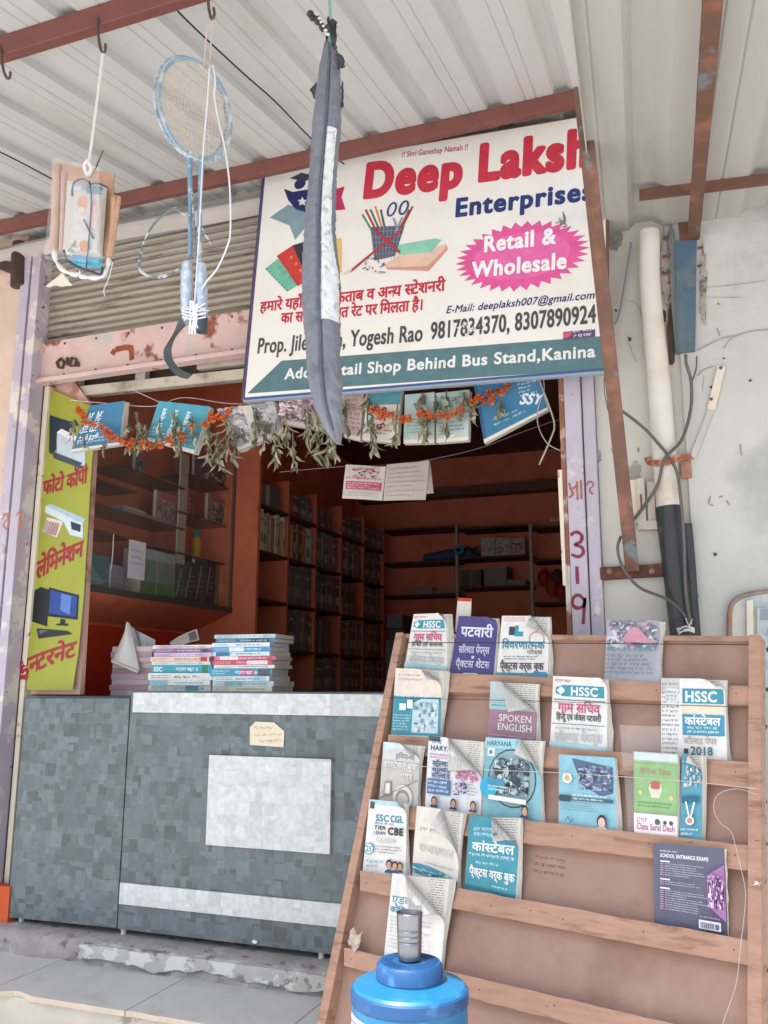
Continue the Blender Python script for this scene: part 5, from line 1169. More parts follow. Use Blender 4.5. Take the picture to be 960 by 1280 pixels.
for k in range(len(ups)-1):
    ya, yb = ups[k]+.016, ups[k+1]-.016
    for i in range(5):
        z = zs_[i+1]+.001; hh = zs_[i]-zs_[i+1]-.026
        if k == 0 and i >= 2 or (k <= 1 and i == 4): continue
        light = (i == 1 and k <= 1); nB = 11 if light else 8
        lab_ = ['brown topped row', 'pale and tan spines row'][light]
        if i == 0 and k == 0:
            o = thing('carton', (XS-.1, (ya+yb)/2, z), 'taped grey carton on the top near corner of the deep book shelf', 'carton'); g = G(); g.box((-3.02, ya, z), (XS-.02, ya+(yb-ya)*.75, z+hh*.8), mat('#6a645a', .8, .12, 10)); g.box((XS-.0205, ya+.1, z), (XS-.0192, ya+.15, z+hh*.8), ink('#a09a8c')); g.build('box', o); continue
        if (k+i) % 3 == 2 and not light and k < 4:
            zz = z; j = 0
            while zz < z+hh*.72 and j < 7:
                T = .03*r_.uniform(.8, 1.3); me = standing(r_.choice(DKB), .045, .24, .17)
                place_me(me, 'shelf_book', (XS-.012+r_.uniform(-.006, .004), ya+.02+.02*r_.random(), zz+.0225), (RAD(-90), 0, 0), 'dark book lying in a flat pile on the deep side shelf', 'book', 'flat piles on the deep side shelf'); zz += .046; j += 1
            continue
        y = ya+.01; full = .97 if (k >= 1 or light) else .75
        while y < ya+(yb-ya)*full:
            T = (yb-ya)/nB*r_.choice([.7, .85, 1.0]); Hh = round(min(hh*r_.choice([.86, .93, .98]), .36), 3); T = round(max(.018, min(T, .06)), 3)
            if y+T > yb-.004: break
            me = standing(r_.choice(LTB if light else (DKB+['#8a4a30', '#3a4a6a'] if i == 0 and k == 1 else DKB)), T, Hh, .2)
            place_me(me, 'shelf_book', (XS-.006-r_.uniform(0, .012), y+T/2, z), (0, 0, r_.gauss(0, .02)), 'book with pale or tan spine in the bright upper row of the deep side shelf' if light else 'dark spined book standing in the packed rows of the deep side shelf', 'book', 'pale spines on the deep side shelf' if light else 'dark spines on the deep side shelf')
            y += T+.001
# ================================================================ shelf unit on the back wall
YBK = 3.86; PB2 = planeY(YBK)
bk = thing('wall_shelf', tuple(PB2.hit(620, 720)), 'shelf unit with grey metal uprights on the dark back wall', 'shelf')
for x in (571, 663):
    g = G(); a = PB2.hit(x, 655); b = PB2.hit(x+1, 775); g.bar(a, (a.x, a.y, ZF), .025, .03, mat('#8d8a86', .5, .1, 10, metal=.3), (0, 1, 0)); g.build('upright', bk)
SB2 = {}
for nm, x0, x1, y in (('l', 478, 570, 703.5), ('l2', 478, 570, 744), ('m', 573, 662, 696.5), ('m2', 573, 662, 733.5), ('r', 665, 716, 699), ('r2', 665, 716, 753), ('l3', 478, 570, 662), ('m3', 573, 662, 660), ('r3', 665, 716, 658)):
    a = PB2.hit(x0, y); b = PB2.hit(x1, y); g = G(); g.box((a.x, YBK, a.z-.018), (b.x, 4.14, a.z), mat('#4a261c', .6, .1, 6)); g.build('shelf_board', bk); SB2[nm] = a.z+.001
def bitem(x0, x1, yt, zb__, d, m, name, label, cat, fn=None, group=None):
    a = PB2.hit(x0, 700, .0); b = PB2.hit(x1, 700, .0); zt = PB2.hit((x0+x1)/2, yt).z; o = thing(name, ((a.x+b.x)/2, YBK+.03, zb__), label, cat, group)
    g = G(); g.box((a.x, YBK+.02, zb__), (b.x, YBK+.02+d, zt), m)
    if fn: A = Art(b.x-a.x, zt-zb__); fn(A); A.emit(g, lambda x, y, h: Vector((a.x+x*(b.x-a.x), YBK+.02-h-.0004, zb__+y*(zt-zb__))))
    g.build('body', o); return o
for i, (x0, x1) in enumerate(((601, 618), (619, 637), (638, 656))):
    bitem(x0, x1, 672, SB2['m'], .02, mat('#b0a8a2', .7, .05, 20), 'booklet', ['grey photo booklet, first of three propped on the back wall shelf', 'red photo booklet, middle of three propped on the back wall shelf', 'dark red photo booklet, last of three propped on the back wall shelf'][i], 'booklet', lambda A, i=i: (A.blotch(.06, .08, .94, .78, [['#8a929a', '#5a6470', '#a9b0b4'], ['#a0505a', '#7a3a48', '#c4b4b0'], ['#8a3a40', '#b9a9a4', '#5c3038']][i], 26, i+2), A.words(.1, .8, .9, .95, 1, '#6a6468', .7, 3)), 'three booklets on the back wall shelf')
bitem(604, 632, 708, SB2['m2'], .2, mat('#8a8078', .8, .1, 20), 'paper_stack', 'taller grey paper stack on the back wall shelf', 'paper stack', lambda A: [A.rect(0, .11*i, 1, .11*i+.03, '#5a524c') for i in range(1, 9)])
bitem(633, 656, 724, SB2['m2'], .2, mat('#8a8078', .8, .1, 20), 'paper_stack', 'lower grey paper stack beside the taller one on the back wall shelf', 'paper stack', lambda A: [A.rect(0, .3*i, 1, .3*i+.07, '#5a524c') for i in range(1, 3)])
bitem(575, 600, 712, SB2['m2'], .2, mat('#5a5048', .8, .1, 20), 'carton', 'dull brown carton on the back wall shelf behind the metal upright', 'carton', lambda A: A.rect(.45, 0, .55, 1, '#6d6258'))
for i, (x0, x1, yt) in enumerate(((512, 539, 734), (541, 568, 737))):
    bitem(x0, x1, yt, SB2['l2'], .2, mat('#8f8284', .8, .1, 20), 'paper_stack', ['low mauve paper stack with a notched top on the back shelf', 'lowest thin paper stack next to the metal upright on the back shelf'][i], 'paper stack', lambda A: [A.rect(0, .22*i, 1, .22*i+.06, '#4f4448') for i in range(1, 5)])
t = thing('paper_roll', tuple(PB2.hit(555, 695)), 'dusky blue rolled sheet lying on the back wall shelf', 'roll'); g = G(); a = PB2.hit(530, 697, -.08); b = PB2.hit(590, 700, -.08); g.tube([(a.x, a.y, SB2['l']+.035), ((a.x+b.x)/2, a.y, SB2['l']+.05), (b.x, a.y, SB2['l']+.055)], [.03, .05, .05], mat('#3a4a66', .6, .15, 12), 14); g.build('sheet', t, smooth=True)
t = thing('tape_reel', tuple(PB2.hit(574, 688)), 'teal round reel in front of the back shelf upright', 'reel'); q = PB2.hit(574, 688, .03); g = G(); g.lathe(q, [(.018, -.02), (.045, -.02), (.045, .02), (.018, .02), (.018, -.02)], mat('#2f6f7c', .5, .1, 20), 24, (0, 1, 0)); g.build('ring', t, smooth=True)
t = thing('fan_blades', tuple(PB2.hit(596, 690)), 'grey plastic bundle beside the teal reel on the back shelf', 'bundle'); g = G()
for i in range(6): q = PB2.hit(585+i*3, 690+2*(i % 3), -.05); g.tube([q, q+Vector((.03*math.sin(i), .02, .05*math.cos(i*2)))], [.02, .012], mat('#4a4448', .7, .1, 10), 8)
g.build('body', t, smooth=True); t.name = 'plastic_bundle'
for i, (x, y, c_) in enumerate(((680, 722, '#8a2f1c'), (690, 735, '#a83c22'), (697, 722, '#5a3028'), (702, 740, '#9a3420'))):
    q = PB2.hit(x, y, -.05); g = G(); g.grid(lambda u, v: q+Vector((.05*math.sin(u*6.283)*(.4+.6*math.sin(v*3.1)), .05*math.cos(u*6.283)*(.4+.6*math.sin(v*3.1)), (v-.5)*.14+.01*noise.noise(Vector((u*5, v*5, i))))), 14, 8, mat(c_, .6, .15, 20)); g.build('cloth_bag', smooth='all', label=['red cloth bag hanging first by the back shelf', 'bright red cloth bag in the middle by the back shelf', 'brown cloth bag at the top right by the back shelf', 'lowest red cloth bag by the back shelf'][i], cat='bag', group='red bags by the back shelf')
g = G(); a = PB2.hit(688, 650); b = PB2.hit(716, 650); g.tube([(a.x, YBK, a.z), (b.x, YBK, b.z)], .012, mat('#cfc8c0', .5), 10); g.build('tube_lamp', label='unlit white tube lamp near the ceiling at the back wall', cat='lamp', smooth=True)
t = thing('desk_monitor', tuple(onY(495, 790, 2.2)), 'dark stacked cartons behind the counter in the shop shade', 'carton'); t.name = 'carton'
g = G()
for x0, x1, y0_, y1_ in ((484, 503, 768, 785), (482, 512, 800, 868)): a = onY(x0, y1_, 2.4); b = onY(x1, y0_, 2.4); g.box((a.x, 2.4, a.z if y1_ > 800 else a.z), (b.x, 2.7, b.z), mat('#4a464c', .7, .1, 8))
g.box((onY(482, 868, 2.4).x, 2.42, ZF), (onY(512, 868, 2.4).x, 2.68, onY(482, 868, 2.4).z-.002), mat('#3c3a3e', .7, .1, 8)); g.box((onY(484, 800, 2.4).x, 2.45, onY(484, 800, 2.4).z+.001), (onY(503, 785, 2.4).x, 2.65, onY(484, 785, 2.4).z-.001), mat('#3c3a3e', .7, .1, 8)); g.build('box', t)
# ================================================================ books hung along a string under the sign
PHB = planeY(.075); PHC = planeY(.09)
def sideways(words_, bgc, seed=1, big=None):
    def f(A):
        A.rect(0, 0, 1, 1, bgc)
        for i in range(3): A.text(words_, .22+.24*i, .12, .13, '#dfe6e8', .7*A.h/A.w, .02, rot=90) if i < 2 or big else None
        A.words(.06, .05, .95, .2, 2, '#cfdfe4', .6, seed)
    return f
def hb(quad, art, label, cover, seed, P=PHB, thick=.034, curl=None): 
    book(P, quad, art, label, cover, curl, thick, seed, .006, .004, .0, .03, group='books hung on the string under the sign', inner=False, tilt=.05, pb=.014)
hb(((117, 509), (160, 503), (151, 552), (91, 561)), sideways('यू िज{ल}द', '#2f6f92', 2), 'blue book hanging at the left end of the string beside the yellow banner', '#2f6f92', 31)
hb(((202, 503), (266, 510), (245, 562), (186, 546)), sideways('गिणत ज्ञान', '#3f8fa2', 4, 1), 'teal book with sideways white lettering hanging on the string', '#3f8fa2', 32)
hb(((274, 513), (345, 503), (352, 538), (296, 559)), lambda A: (A.blotch(0, 0, 1, 1, ['#a9a2a4', '#8a858c', '#c4bdb8', '#6d686e', '#b9b4b4'], 60, 5), A.rect(.45, .2, .62, .95, '#b9b2ac'), A.words(.1, .1, .9, .3, 3, '#5d585c', .6, 3)), 'grey photo covered book hanging below the left corner of the sign', '#b0aaa8', 33)
hb(((352, 500), (396, 498), (398, 530), (350, 524)), lambda A: A.blotch(0, 0, 1, 1, ['#9a7a84', '#c9b4b4', '#6d5a68', '#d4c9c4', '#b08a98'], 60, 6), 'pink speckled book hanging just left of the long grey bag', '#b9a3a6', 34)
hb(((398, 497), (432, 494), (430, 533), (399, 530)), lambda A: A.blotch(0, 0, 1, 1, ['#b09a9c', '#cfc0bc', '#8a7680', '#a98a90'], 50, 8), 'mauve speckled book hanging right behind the tip of the long grey bag', '#b8a8a8', 40)
hb(((433, 491), (457, 490), (451, 545), (430, 541)), lambda A: (A.rect(0, 0, 1, 1, '#b59a8e'), A.words(.15, .1, .9, .95, 8, '#5a6478', .8, 7, 1.4)), 'narrow tan book hanging just right of the long grey bag', '#b59a8e', 35)
hb(((462, 492), (504, 489), (496, 548), (454, 545)), lambda A: (A.rect(0, .7, 1, 1, '#3a7f8c'), A.text('8SS', .62, .15, .2, '#7a3540', .6, .02, rot=90), A.rect(.02, .28, .5, .45, '#c9d4d6'), A.blotch(.05, .3, .5, .7, ['#b0582e', '#2f8aa0', '#d4cfc6', '#c46a4a'], 20, 3), A.words(.1, .03, .9, .25, 3, '#8a3a40', .7, 5)), 'white and teal book hanging under the sign, left of two pale green ones', '#d0c6b8', 36)
hb(((508, 495), (545, 492), (543, 548), (505, 549)), lambda A: (A.rect(0, .05, 1, 1, '#9fb4ae'), A.text('V', .3, .5, .3, '#54727a', .4, .02), A.words(.1, .1, .9, .4, 4, '#6a7f80', .6, 4)), 'pale green book with a letter V hanging under the sign', '#a9b9b2', 37)
hb(((547, 493), (588, 489), (586, 545), (546, 548)), lambda A: (A.rect(0, .05, 1, 1, '#a4b4b0'), A.blotch(.1, .4, .9, .95, ['#8aa09e', '#bcc7c2', '#6d8888'], 24, 4), A.words(.1, .1, .9, .35, 3, '#5d7478', .6, 5)), 'grey green book hanging left of the large blue one under the sign', '#aab6b0', 38)
hb(((594, 484), (674, 472), (684, 509), (605, 549)), lambda A: (A.rect(0, 0, 1, 1, '#256a8c'), A.rect(0, 0, .05, 1, '#1d4f74'), A.text('SSY', .62, .38, .26, '#d4dde2', .34, .03, rot=-28), A.words(.66, .5, .95, .9, 4, '#b9ccd6', .6, 4, .6), A.words(.2, .1, .7, .3, 2, '#9cbccb', .6, 6)), 'large blue book hanging askew at the right end of the string', '#256a8c', 39)
g = G(); g.tube(catmull([PHB.hit(x, y, .02) for x, y in ((88, 500), (120, 503), (190, 508), (230, 497), (300, 505), (400, 492), (500, 487), (600, 482), (705, 470))], 6), .0016, WSTR, 6); g.tube([PHB.hit(165, 487, .02), PHB.hit(200, 503, .02)], .0014, WSTR, 5)
g.build('hanging_string', smooth=True, label='white string stretched across the opening that carries the hanging books', cat='string')
# ================================================================ garland of marigolds and dry mango leaves
gd = thing('garland', tuple(PHB.hit(330, 520)), 'festive garland of orange marigolds and dried mango leaf bunches across the shop opening', 'garland')
PG = planeY(-.02)
path = [(95, 508), (108, 528), (132, 544), (160, 556), (200, 556), (235, 540), (262, 522), (290, 510), (340, 497), (400, 500), (452, 512), (480, 520), (515, 524), (550, 522), (590, 512), (620, 496), (642, 482)]
g = G(); g.tube(catmull([PG.hit(x, y) for x, y in path], 6), .0018, mat('#8a6a4a', .8), 5); g.build('thread', gd)
ORG = [mat('#d96a2c', .75, .15, 60), mat('#cc5722', .75, .15, 60), mat('#e08040', .75, .15, 60)]
def flower(c, r, g, rr):
    for i in range(34):
        d = Vector((rr.gauss(0, 1), rr.gauss(0, 1), rr.gauss(0, 1))).normalized(); s_ = d.orthogonal().normalized(); k = r*rr.uniform(.75, 1.15); w_ = r*.24
        b = c+d*r*.2; m_ = c+d*k*.7; e = c+d*k+Vector((0, 0, -.001)); t2 = d.cross(s_)*w_*.4
        g.add([b, m_+s_*w_+t2, e, m_-s_*w_+t2], [(0, 1, 2, 3)], rr.choice(ORG))
rr = random.Random(12)
fl = [(97, 509), (101, 514), (106, 518), (98, 515), (103, 520), (107, 526), (112, 528), (117, 529), (128, 534), (133, 538), (137, 542), (130, 541), (136, 547), (143, 547), (151, 551), (157, 555), (163, 557), (170, 554), (176, 558), (183, 556), (189, 558), (195, 557), (200, 556), (155, 549), (166, 551), (178, 553), (211, 549), (215, 553), (213, 546), (226, 541), (230, 546), (228, 547), (240, 533), (255, 531), (262, 526), (267, 524), (273, 521), (279, 523), (284, 514), (264, 519), (287, 512),
      (466, 512), (472, 514), (478, 516), (484, 519), (490, 518), (474, 520), (500, 523), (505, 525), (510, 522), (524, 517), (530, 520), (536, 518), (541, 523), (548, 520), (555, 517), (560, 522), (590, 503), (597, 497), (603, 500), (610, 492), (616, 496), (622, 489), (628, 490), (634, 484), (613, 501), (568, 516), (576, 512)]
for i, (x, y) in enumerate(fl):
    g = G(); flower(PG.hit(x+rr.uniform(-1, 1), y+rr.uniform(-1, 1), rr.uniform(.0, .012)), rr.uniform(.014, .021), g, rr); g.build('marigold', gd)
LEAF = [mat('#7a7762', .85, .25, 40), mat('#8d866e', .85, .25, 40), mat('#9c967c', .85, .25, 40), mat('#696552', .85, .25, 40), mat('#a8a38c', .85, .25, 40)]
def dryleaf(g, b, dr, L, W, rr, m):
    """a curled, shrivelled mango leaf"""
    dr = dr.normalized(); s_ = dr.orthogonal().normalized(); s_.rotate(Matrix.Rotation(rr.uniform(0, 6.28), 3, dr)); q = dr.cross(s_); n = 7; vs = []; tw = rr.uniform(-3, 3); cu = rr.uniform(-1, 1)
    for i in range(n+1):
        t = i/n; w_ = W*math.sin(math.pi*min(1, t*.92+.06))**.8; a = tw*t; x = s_*math.cos(a)+q*math.sin(a); y = -s_*math.sin(a)+q*math.cos(a)
        c = b+dr*L*t+q*L*cu*t*t+s_*L*.05*math.sin(5*t+tw)
        vs += [c-x*w_+y*w_*.7, c, c+x*w_+y*w_*.7]
    g.add(vs, [(i*3+k, i*3+k+1, i*3+k+4, i*3+k+3) for i in range(n) for k in (0, 1)], m)
bun = [(93, 524, 38, 4), (106, 545, 20, 2), (160, 530, 45, 4), (132, 551, 22, 2), (172, 515, 55, 6), (183, 530, 40, 3), (200, 522, 42, 3), (218, 515, 55, 4), (228, 530, 45, 4), (240, 520, 40, 3), (262, 530, 60, 6), (272, 540, 55, 5), (284, 525, 55, 5), (292, 535, 50, 4), (320, 510, 62, 4), (331, 530, 40, 3), (345, 525, 62, 5), (358, 515, 50, 4), (366, 540, 50, 3), (385, 508, 60, 5), (398, 520, 64, 6), (408, 530, 58, 5), (418, 530, 50, 4), (432, 500, 50, 3), (460, 490, 60, 4), (466, 520, 56, 5), (497, 505, 56, 4), (528, 490, 60, 5), (535, 520, 40, 4), (558, 488, 62, 4), (545, 495, 40, 3), (580, 490, 40, 4), (590, 500, 30, 4), (626, 500, 26, 5)]
for x, y, L, n in bun:
    g = G(); b = PG.hit(x, y, -.004); tip = PG.hit(x+rr.uniform(-3, 3), y+L, .0)
    g.tube([b, (b+tip)/2+Vector((rr.gauss(0, .003), -.004, 0)), b+(tip-b)*.8], [.003, .0035, .002], LEAF[3], 5)
    for k in range(int(n*3.6)):
        t = rr.uniform(0, .78); p = b+(tip-b)*t+Vector((rr.gauss(0, .006), rr.uniform(-.012, .006), 0))
        dr_ = (tip-b).normalized()+Vector((rr.gauss(0, .24), rr.gauss(0, .3), rr.gauss(0, .1))); dryleaf(g, p, dr_, (tip-b).length*rr.uniform(.16, .32), rr.uniform(.006, .0115), rr, rr.choice(LEAF))
    g.build('leaf_bunch', gd)
# ================================================================ calendar on its wire inside the door
PCAL = planeY(.42)
cal = thing('calendar', tuple(PCAL.hit(480, 582)), 'wall calendar of pink printed and plain sheets hanging on the wire inside the opening', 'calendar')
def sheet(P, px, m, art, par, name, h=0, roll=.006):
    q = [P.uv(*v) for v in px]
    def f(u, v, hh=0): return P.pt((q[3][0]*(1-u)+q[2][0]*u)*(1-v)+(q[0][0]*(1-u)+q[1][0]*u)*v, (q[3][1]*(1-u)+q[2][1]*u)*(1-v)+(q[0][1]*(1-u)+q[1][1]*u)*v, h+hh+roll*math.sin(3*u+2*v))
    g = G(); g.grid(f, 8, 8, m); g.grid(lambda u, v: f(1-u, v, -.001), 8, 8, m)
    if art: A = Art(1, 1); art(A); A.emit(g, f, .0002, .0004, [(1, 0, -i/8) for i in range(1, 8)]+[(0, 1, -i/8) for i in range(1, 8)])
    return g.build(name, par, smooth=False)
sheet(PCAL, ((433, 581), (482, 583), (478, 626), (428, 623)), mat('#c9c0b9', .8, .05, 30), lambda A: (A.rect(.06, .28, .95, .52, '#b5566a'), A.words(.1, .3, .9, .5, 3, '#d9c4c4', .7, 3), A.blotch(.2, .58, .85, .92, ['#c4808a', '#b5566a', '#d9c9c4', '#8a4a58'], 26, 3), A.words(.08, .56, .95, .64, 1, '#a04a5c', .7, 3), A.words(.05, .05, .95, .2, 2, '#8a8480', .5, 3), A.line((.02, .24), (.98, .24), .006, '#8a8480')), cal, 'printed_sheet', .002)
sheet(PCAL, ((484, 581), (536, 575), (532, 625), (479, 626)), mat('#b9b0a6', .8, .05, 30), lambda A: [A.words(.06, .1+.12*i, .95, .16+.12*i, 1, '#9a9288', .6, i, .5) for i in range(7)], cal, 'plain_sheet')
sheet(PCAL, ((520, 578), (536, 576), (541, 616), (525, 618)), mat('#ada49a', .8, .05, 30), None, cal, 'back_sheet', -.012)
g = G(); g.tube(catmull([PCAL.hit(x, y, -.003) for x, y in ((350, 590), (430, 583), (480, 583), (540, 574), (600, 560), (650, 541), (700, 524))], 6), .0014, mat('#8a827a', .6), 5); g.build('wire', smooth=True, label='thin wire across the inside of the opening that holds the calendar', cat='wire')
def wire(pts, r, m, label, P, h=0, name='wire', cat='wire', k=8, group=None, n=7):
    g = G(); g.tube(catmull([P.hit(*p_, h) if len(p_) == 2 else P.hit(p_[0], p_[1], p_[2]) for p_ in pts], k), r, m, n); return g.build(name, smooth=True, label=label, cat=cat, group=group)
WIRG = mat('#a39c90', .6, .1, 20)
wire([(673, 472), (687, 509), (693, 531), (689, 547), (674, 581)], .0035, WIRG, 'stiff pale cable end bent down beside the lavender jamb', planeY(-.01))
wire([(679, 472), (680, 487), (674, 505), (672, 516), (673, 533), (684, 554), (702, 564)], .002, WIRG, 'thin pale wire looping from the sign to the rusty jamb edge', planeY(-.015))
# ================================================================ things hung from the canopy purlin
YH = QP1.y-.02; PHG = planeY(YH)
HK = mat('#5d4a44', .55, .15, 20, metal=.3)
for pts, lab_ in (([(122, 22), (122, 35), (124, 52), (127, 64), (131, 64), (132, 55)], 'bent wire hook above the orange blister packet'), ([(1, 50), (2, 70), (4, 86), (8, 97), (12, 97), (13, 90)], 'empty bent wire hook at the left end of the purlin'), ([(259, -22), (260, 0), (262, 16), (265, 24), (268, 18), (267, 10)], 'bent wire hook that carries the badminton rackets')):
    wire(pts, .0042, HK, lab_, PHG, .0, 'wire_hook', 'hook', group='hooks on the canopy purlin')
# ---- blister packet
PK = PHG
pk = thing('blister_packet', tuple(PK.hit(106, 215)), 'orange backed clear blister packet with blue goggles, hanging on a white tape', 'packet')
CARD = mat('#b98f72', .35, .15, 12, dirt='#a5775c', dirt_lo=.5, dirt_hi=.7, dscale=14, name='orange_card')
def pkp(pts): return [PK.uv(*p) for p in pts]
def crumple(P, pts, amp, fx, m, h=0, nu=14, nv=24, double=True):
    q = [P.uv(*v) for v in pts]
    def f(u, v, s=0):
        a = ((q[3][0]*(1-u)+q[2][0]*u)*(1-v)+(q[0][0]*(1-u)+q[1][0]*u)*v, (q[3][1]*(1-u)+q[2][1]*u)*(1-v)+(q[0][1]*(1-u)+q[1][1]*u)*v)
        return P.pt(a[0]+.004*noise.noise(Vector((u*3, v*6, 5))), a[1]+.004*noise.noise(Vector((u*4, v*3, 9))), h+s+amp*noise.noise(Vector((u*fx, v*2, 1)))+amp*.5*noise.noise(Vector((u*fx*2, v*7, 3))))
    g = G(); g.grid(f, nu, nv, m)
    if double: g.grid(lambda u, v: f(1-u, v, -.0015), nu, nv, m)
    return g
crumple(PK, ((74, 203), (143, 217), (137, 322), (66, 312)), .012, 6, CARD).build('backing_card', pk, smooth='all')
for pts, r_c in (([(72, 207), (70, 260), (67, 312)], .012), ([(80, 215), (79, 265), (77, 314)], .008), ([(143, 246), (142, 285), (136, 322)], .010), ([(149, 246), (144, 285), (138, 322)], .006)):
    g = G(); g.tube([PK.hit(x, y, .006) for x, y in pts], r_c, CARD, 10); g.build('rolled_edge', pk, smooth=True)
g = G()
MILK = mat('#bdb6ad', .35, .10, 10, spec=.6, name='cloudy_plastic')
def bl(u, v):
    x = 84+50*u-(6*(1-v)); y = 226+92*(1-v)+6*u; s_ = min(1, 4*u*(1-u)*1.6)*min(1, 4*v*(1-v)*3)
    return PK.hit(x, y, .012+.026*s_+.002*noise.noise(Vector((u*8, v*9, 0))))
g.grid(bl, 20, 28, MILK)
A = Art(); A.circ(.42, .74, .13, '#c58d76', ry=.08); A.circ(.70, .66, .09, '#c59a92', ry=.12); A.circ(.4, .62, .10, '#cdb7a4', ry=.05); A.poly([(.12, .05), (.32, .22), (.3, .03)], '#7f8470'); A.circ(.55, .14, .13, '#c08253', ry=.08); A.rect(.58, .4, .85, .6, '#c8aaa0'); A.rect(.1, .88, .4, .96, '#c9d2d6'); A.rect(.5, .86, .9, .97, '#7f97ac')
A.emit(g, lambda x, y, h: bl(x, y)+PK.n*(h+.0008), .0003, cuts=[(1, 0, -i/16) for i in range(1, 16)]+[(0, 1, -i/16) for i in range(1, 16)]); g.build('blister', pk, smooth=False)
g = G(); STRAP = mat('#2d3a4c', .4, .1, 20)
g.tube(catmull([PK.hit(x, y, .043) for x, y in ((112, 226), (114, 250), (112, 290), (108, 335))], 6), .0019, STRAP, 8)
g.tube(catmull([PK.hit(x, y, .04) for x, y in ((90, 245), (91, 232), (97, 225), (106, 224), (113, 230), (122, 229), (134, 234))], 6), .0024, STRAP, 8)
g.tube(catmull([PK.hit(x, y, .04) for x, y in ((80, 313), (84, 325), (98, 334), (115, 340), (126, 343), (128, 334))], 6), .0035, STRAP, 8)
g.tube([PK.hit(105, 275, .045), PK.hit(110, 285, .045), PK.hit(117, 298, .045)], .0025, STRAP, 6); g.build('strap', pk, smooth=True)
g = G(); g.grid(lambda u, v: PK.hit(90+37*u, 331-13*v+5*u, .026+.012*math.sin(math.pi*u)*math.sin(math.pi*v)), 8, 6, mat('#2b93ad', .25, .1, 30, spec=.6)); g.build('goggle_lens', pk, smooth='all')
g = G(); WHP = mat('#cfc9c2', .35, .08, 12, spec=.6)
g.tube(catmull([PK.hit(x, y, .006) for x, y in ((68, 312), (70, 326), (80, 338), (95, 343), (102, 340))], 6), [.004+.004*abs(math.sin(i*.45)) for i in range(25)], WHP, 12)
g.tube(catmull([PK.hit(x, y, .006) for x, y in ((101, 345), (115, 347), (128, 345), (135, 332), (136, 320))], 6), [.004+.004*abs(math.sin(i*.5+1)) for i in range(25)], WHP, 12); g.build('white_sleeve', pk, smooth=True)
crumple(PK, ((76, 342), (80, 342), (90, 357), (57, 358)), .006, 4, mat('#cfc2ae', .8, .08, 30), .0, 8, 8).build('paper_scrap', pk, smooth='all')
g = G(); g.tube(catmull([PK.hit(x, y, .008) for x, y in ((141, 328), (136, 348), (130, 362), (131, 370))], 4), .0012, WSTR, 5); g.build('loose_thread', pk)
crumple(PK, ((79, 209), (139, 219), (137, 338), (70, 332)), .014, 5, PLAST, .045, 14, 24, False).build('clear_wrap', pk, smooth='all')
tp = G(); pth = catmull([PK.hit(x, y, .0) for x, y in ((129, 62), (127, 80), (122, 120), (117, 160), (112, 196), (110, 212))], 6)
for i in range(len(pth)-1): tp.bar(pth[i], pth[i+1], .0095, .0016, mat('#cfc8c0', .6, .06, 30), (0, 1, 0))
tp.tube(catmull([PK.hit(x, y, .012) for x, y in ((110, 200), (106, 208), (110, 219), (114, 210), (110, 202))], 5), .006, mat('#d6d0ca', .6, .06, 30), 8); tp.build('hanging_tape', pk)
g = G(); g.tube([PK.hit(119, 212, -.02), PK.hit(123, 202, -.02), PK.hit(129, 188, -.02)], .002, mat('#4a5450', .6), 6); g.build('wire_end', pk)
# ---- badminton rackets
rk2 = thing('badminton_rackets', tuple(PHG.hit(244, 90)), 'pair of blue rimmed badminton rackets tied together, handles in foil, hanging from the canopy', 'rackets')
PHI = RAD(16.4)
def rkp(a, b, off=(0, 0), dy=0, hh=0):
    x = 244+45*a+off[0]; y = 137+64*(-b*math.cos(PHI)+a*math.sin(PHI))+off[1]
    return onY(x, y, YH+.02+.06*a+dy)
RIMB = mat('#7d97a8', .35, .15, 20, spec=.6, dirt='#b4bcc0', dirt_lo=.5, dirt_hi=.6, dscale=20)
for off, dy in (((0, 0), 0), ((-6, -2), .03)):
    g = G(); g.tube([rkp(math.cos(t), math.sin(t), off, dy) for t in [2*math.pi*i/56 for i in range(57)]], .0046, RIMB, 8, False)
    for i in range(44):
        t = 2*math.pi*i/44; p = rkp(1.03*math.cos(t), 1.03*math.sin(t), off, dy); g.lathe(p, [(0, -.0028), (.0028, 0), (0, .0028)], mat('#c9ccd0', .5), 5)
    g.build('rim', rk2, smooth=True)
STRG = mat('#c9b9a2', .5, .1, 40)
for dy, off in ((0, (0, 0)),):
    g = G()
    for i in range(21):
        a = -1+2*(i+.5)/21; k = math.sqrt(1-a*a); g.tube([rkp(a, -k, off, dy), rkp(a, k, off, dy)], .0007, STRG, 4)
    for i in range(22):
        b = -1+2*(i+.5)/22; k = math.sqrt(1-b*b); g.tube([rkp(-k, b, off, dy+.0014), rkp(k, b, off, dy+.0014)], .0007, STRG, 4)
    g.build('string_bed', rk2)
SHB2 = mat('#6f8da3', .3, .15, 16, spec=.6, dirt='#c4ccd0', dirt_lo=.52, dirt_hi=.6, dscale=25)
for pts in ([(237, 190), (238, 250), (238, 322)], [(252, 196), (250, 250), (249, 330)]):
    g = G(); g.tube([onY(x, y, YH+.015) for x, y in pts], [.0075, .006, .0065], SHB2, 10); g.build('shaft', rk2, smooth=True)
FOIL = mat('#b4c0ca', .25, .15, 25, metal=.5, bump=.5, bscale=70, dirt='#cdd2d6', dirt_lo=.5, dirt_hi=.56, dscale=40, name='foil_wrap')
for pts, r_g, nm in (([(234, 328), (233.5, 350), (234, 386), (238, 402)], .0165, 'grip'), ([(252, 330), (252, 355), (252.5, 386), (252, 414)], .0145, 'grip')):
    g = G(); p = catmull([onY(x, y, YH) for x, y in pts], 6); g.tube(p, [r_g*(.75+.25*min(1, i/4)+.05*math.sin(i*1.7)) for i in range(len(p))], FOIL, 14); gr_ = g.build(nm, rk2, smooth=True)
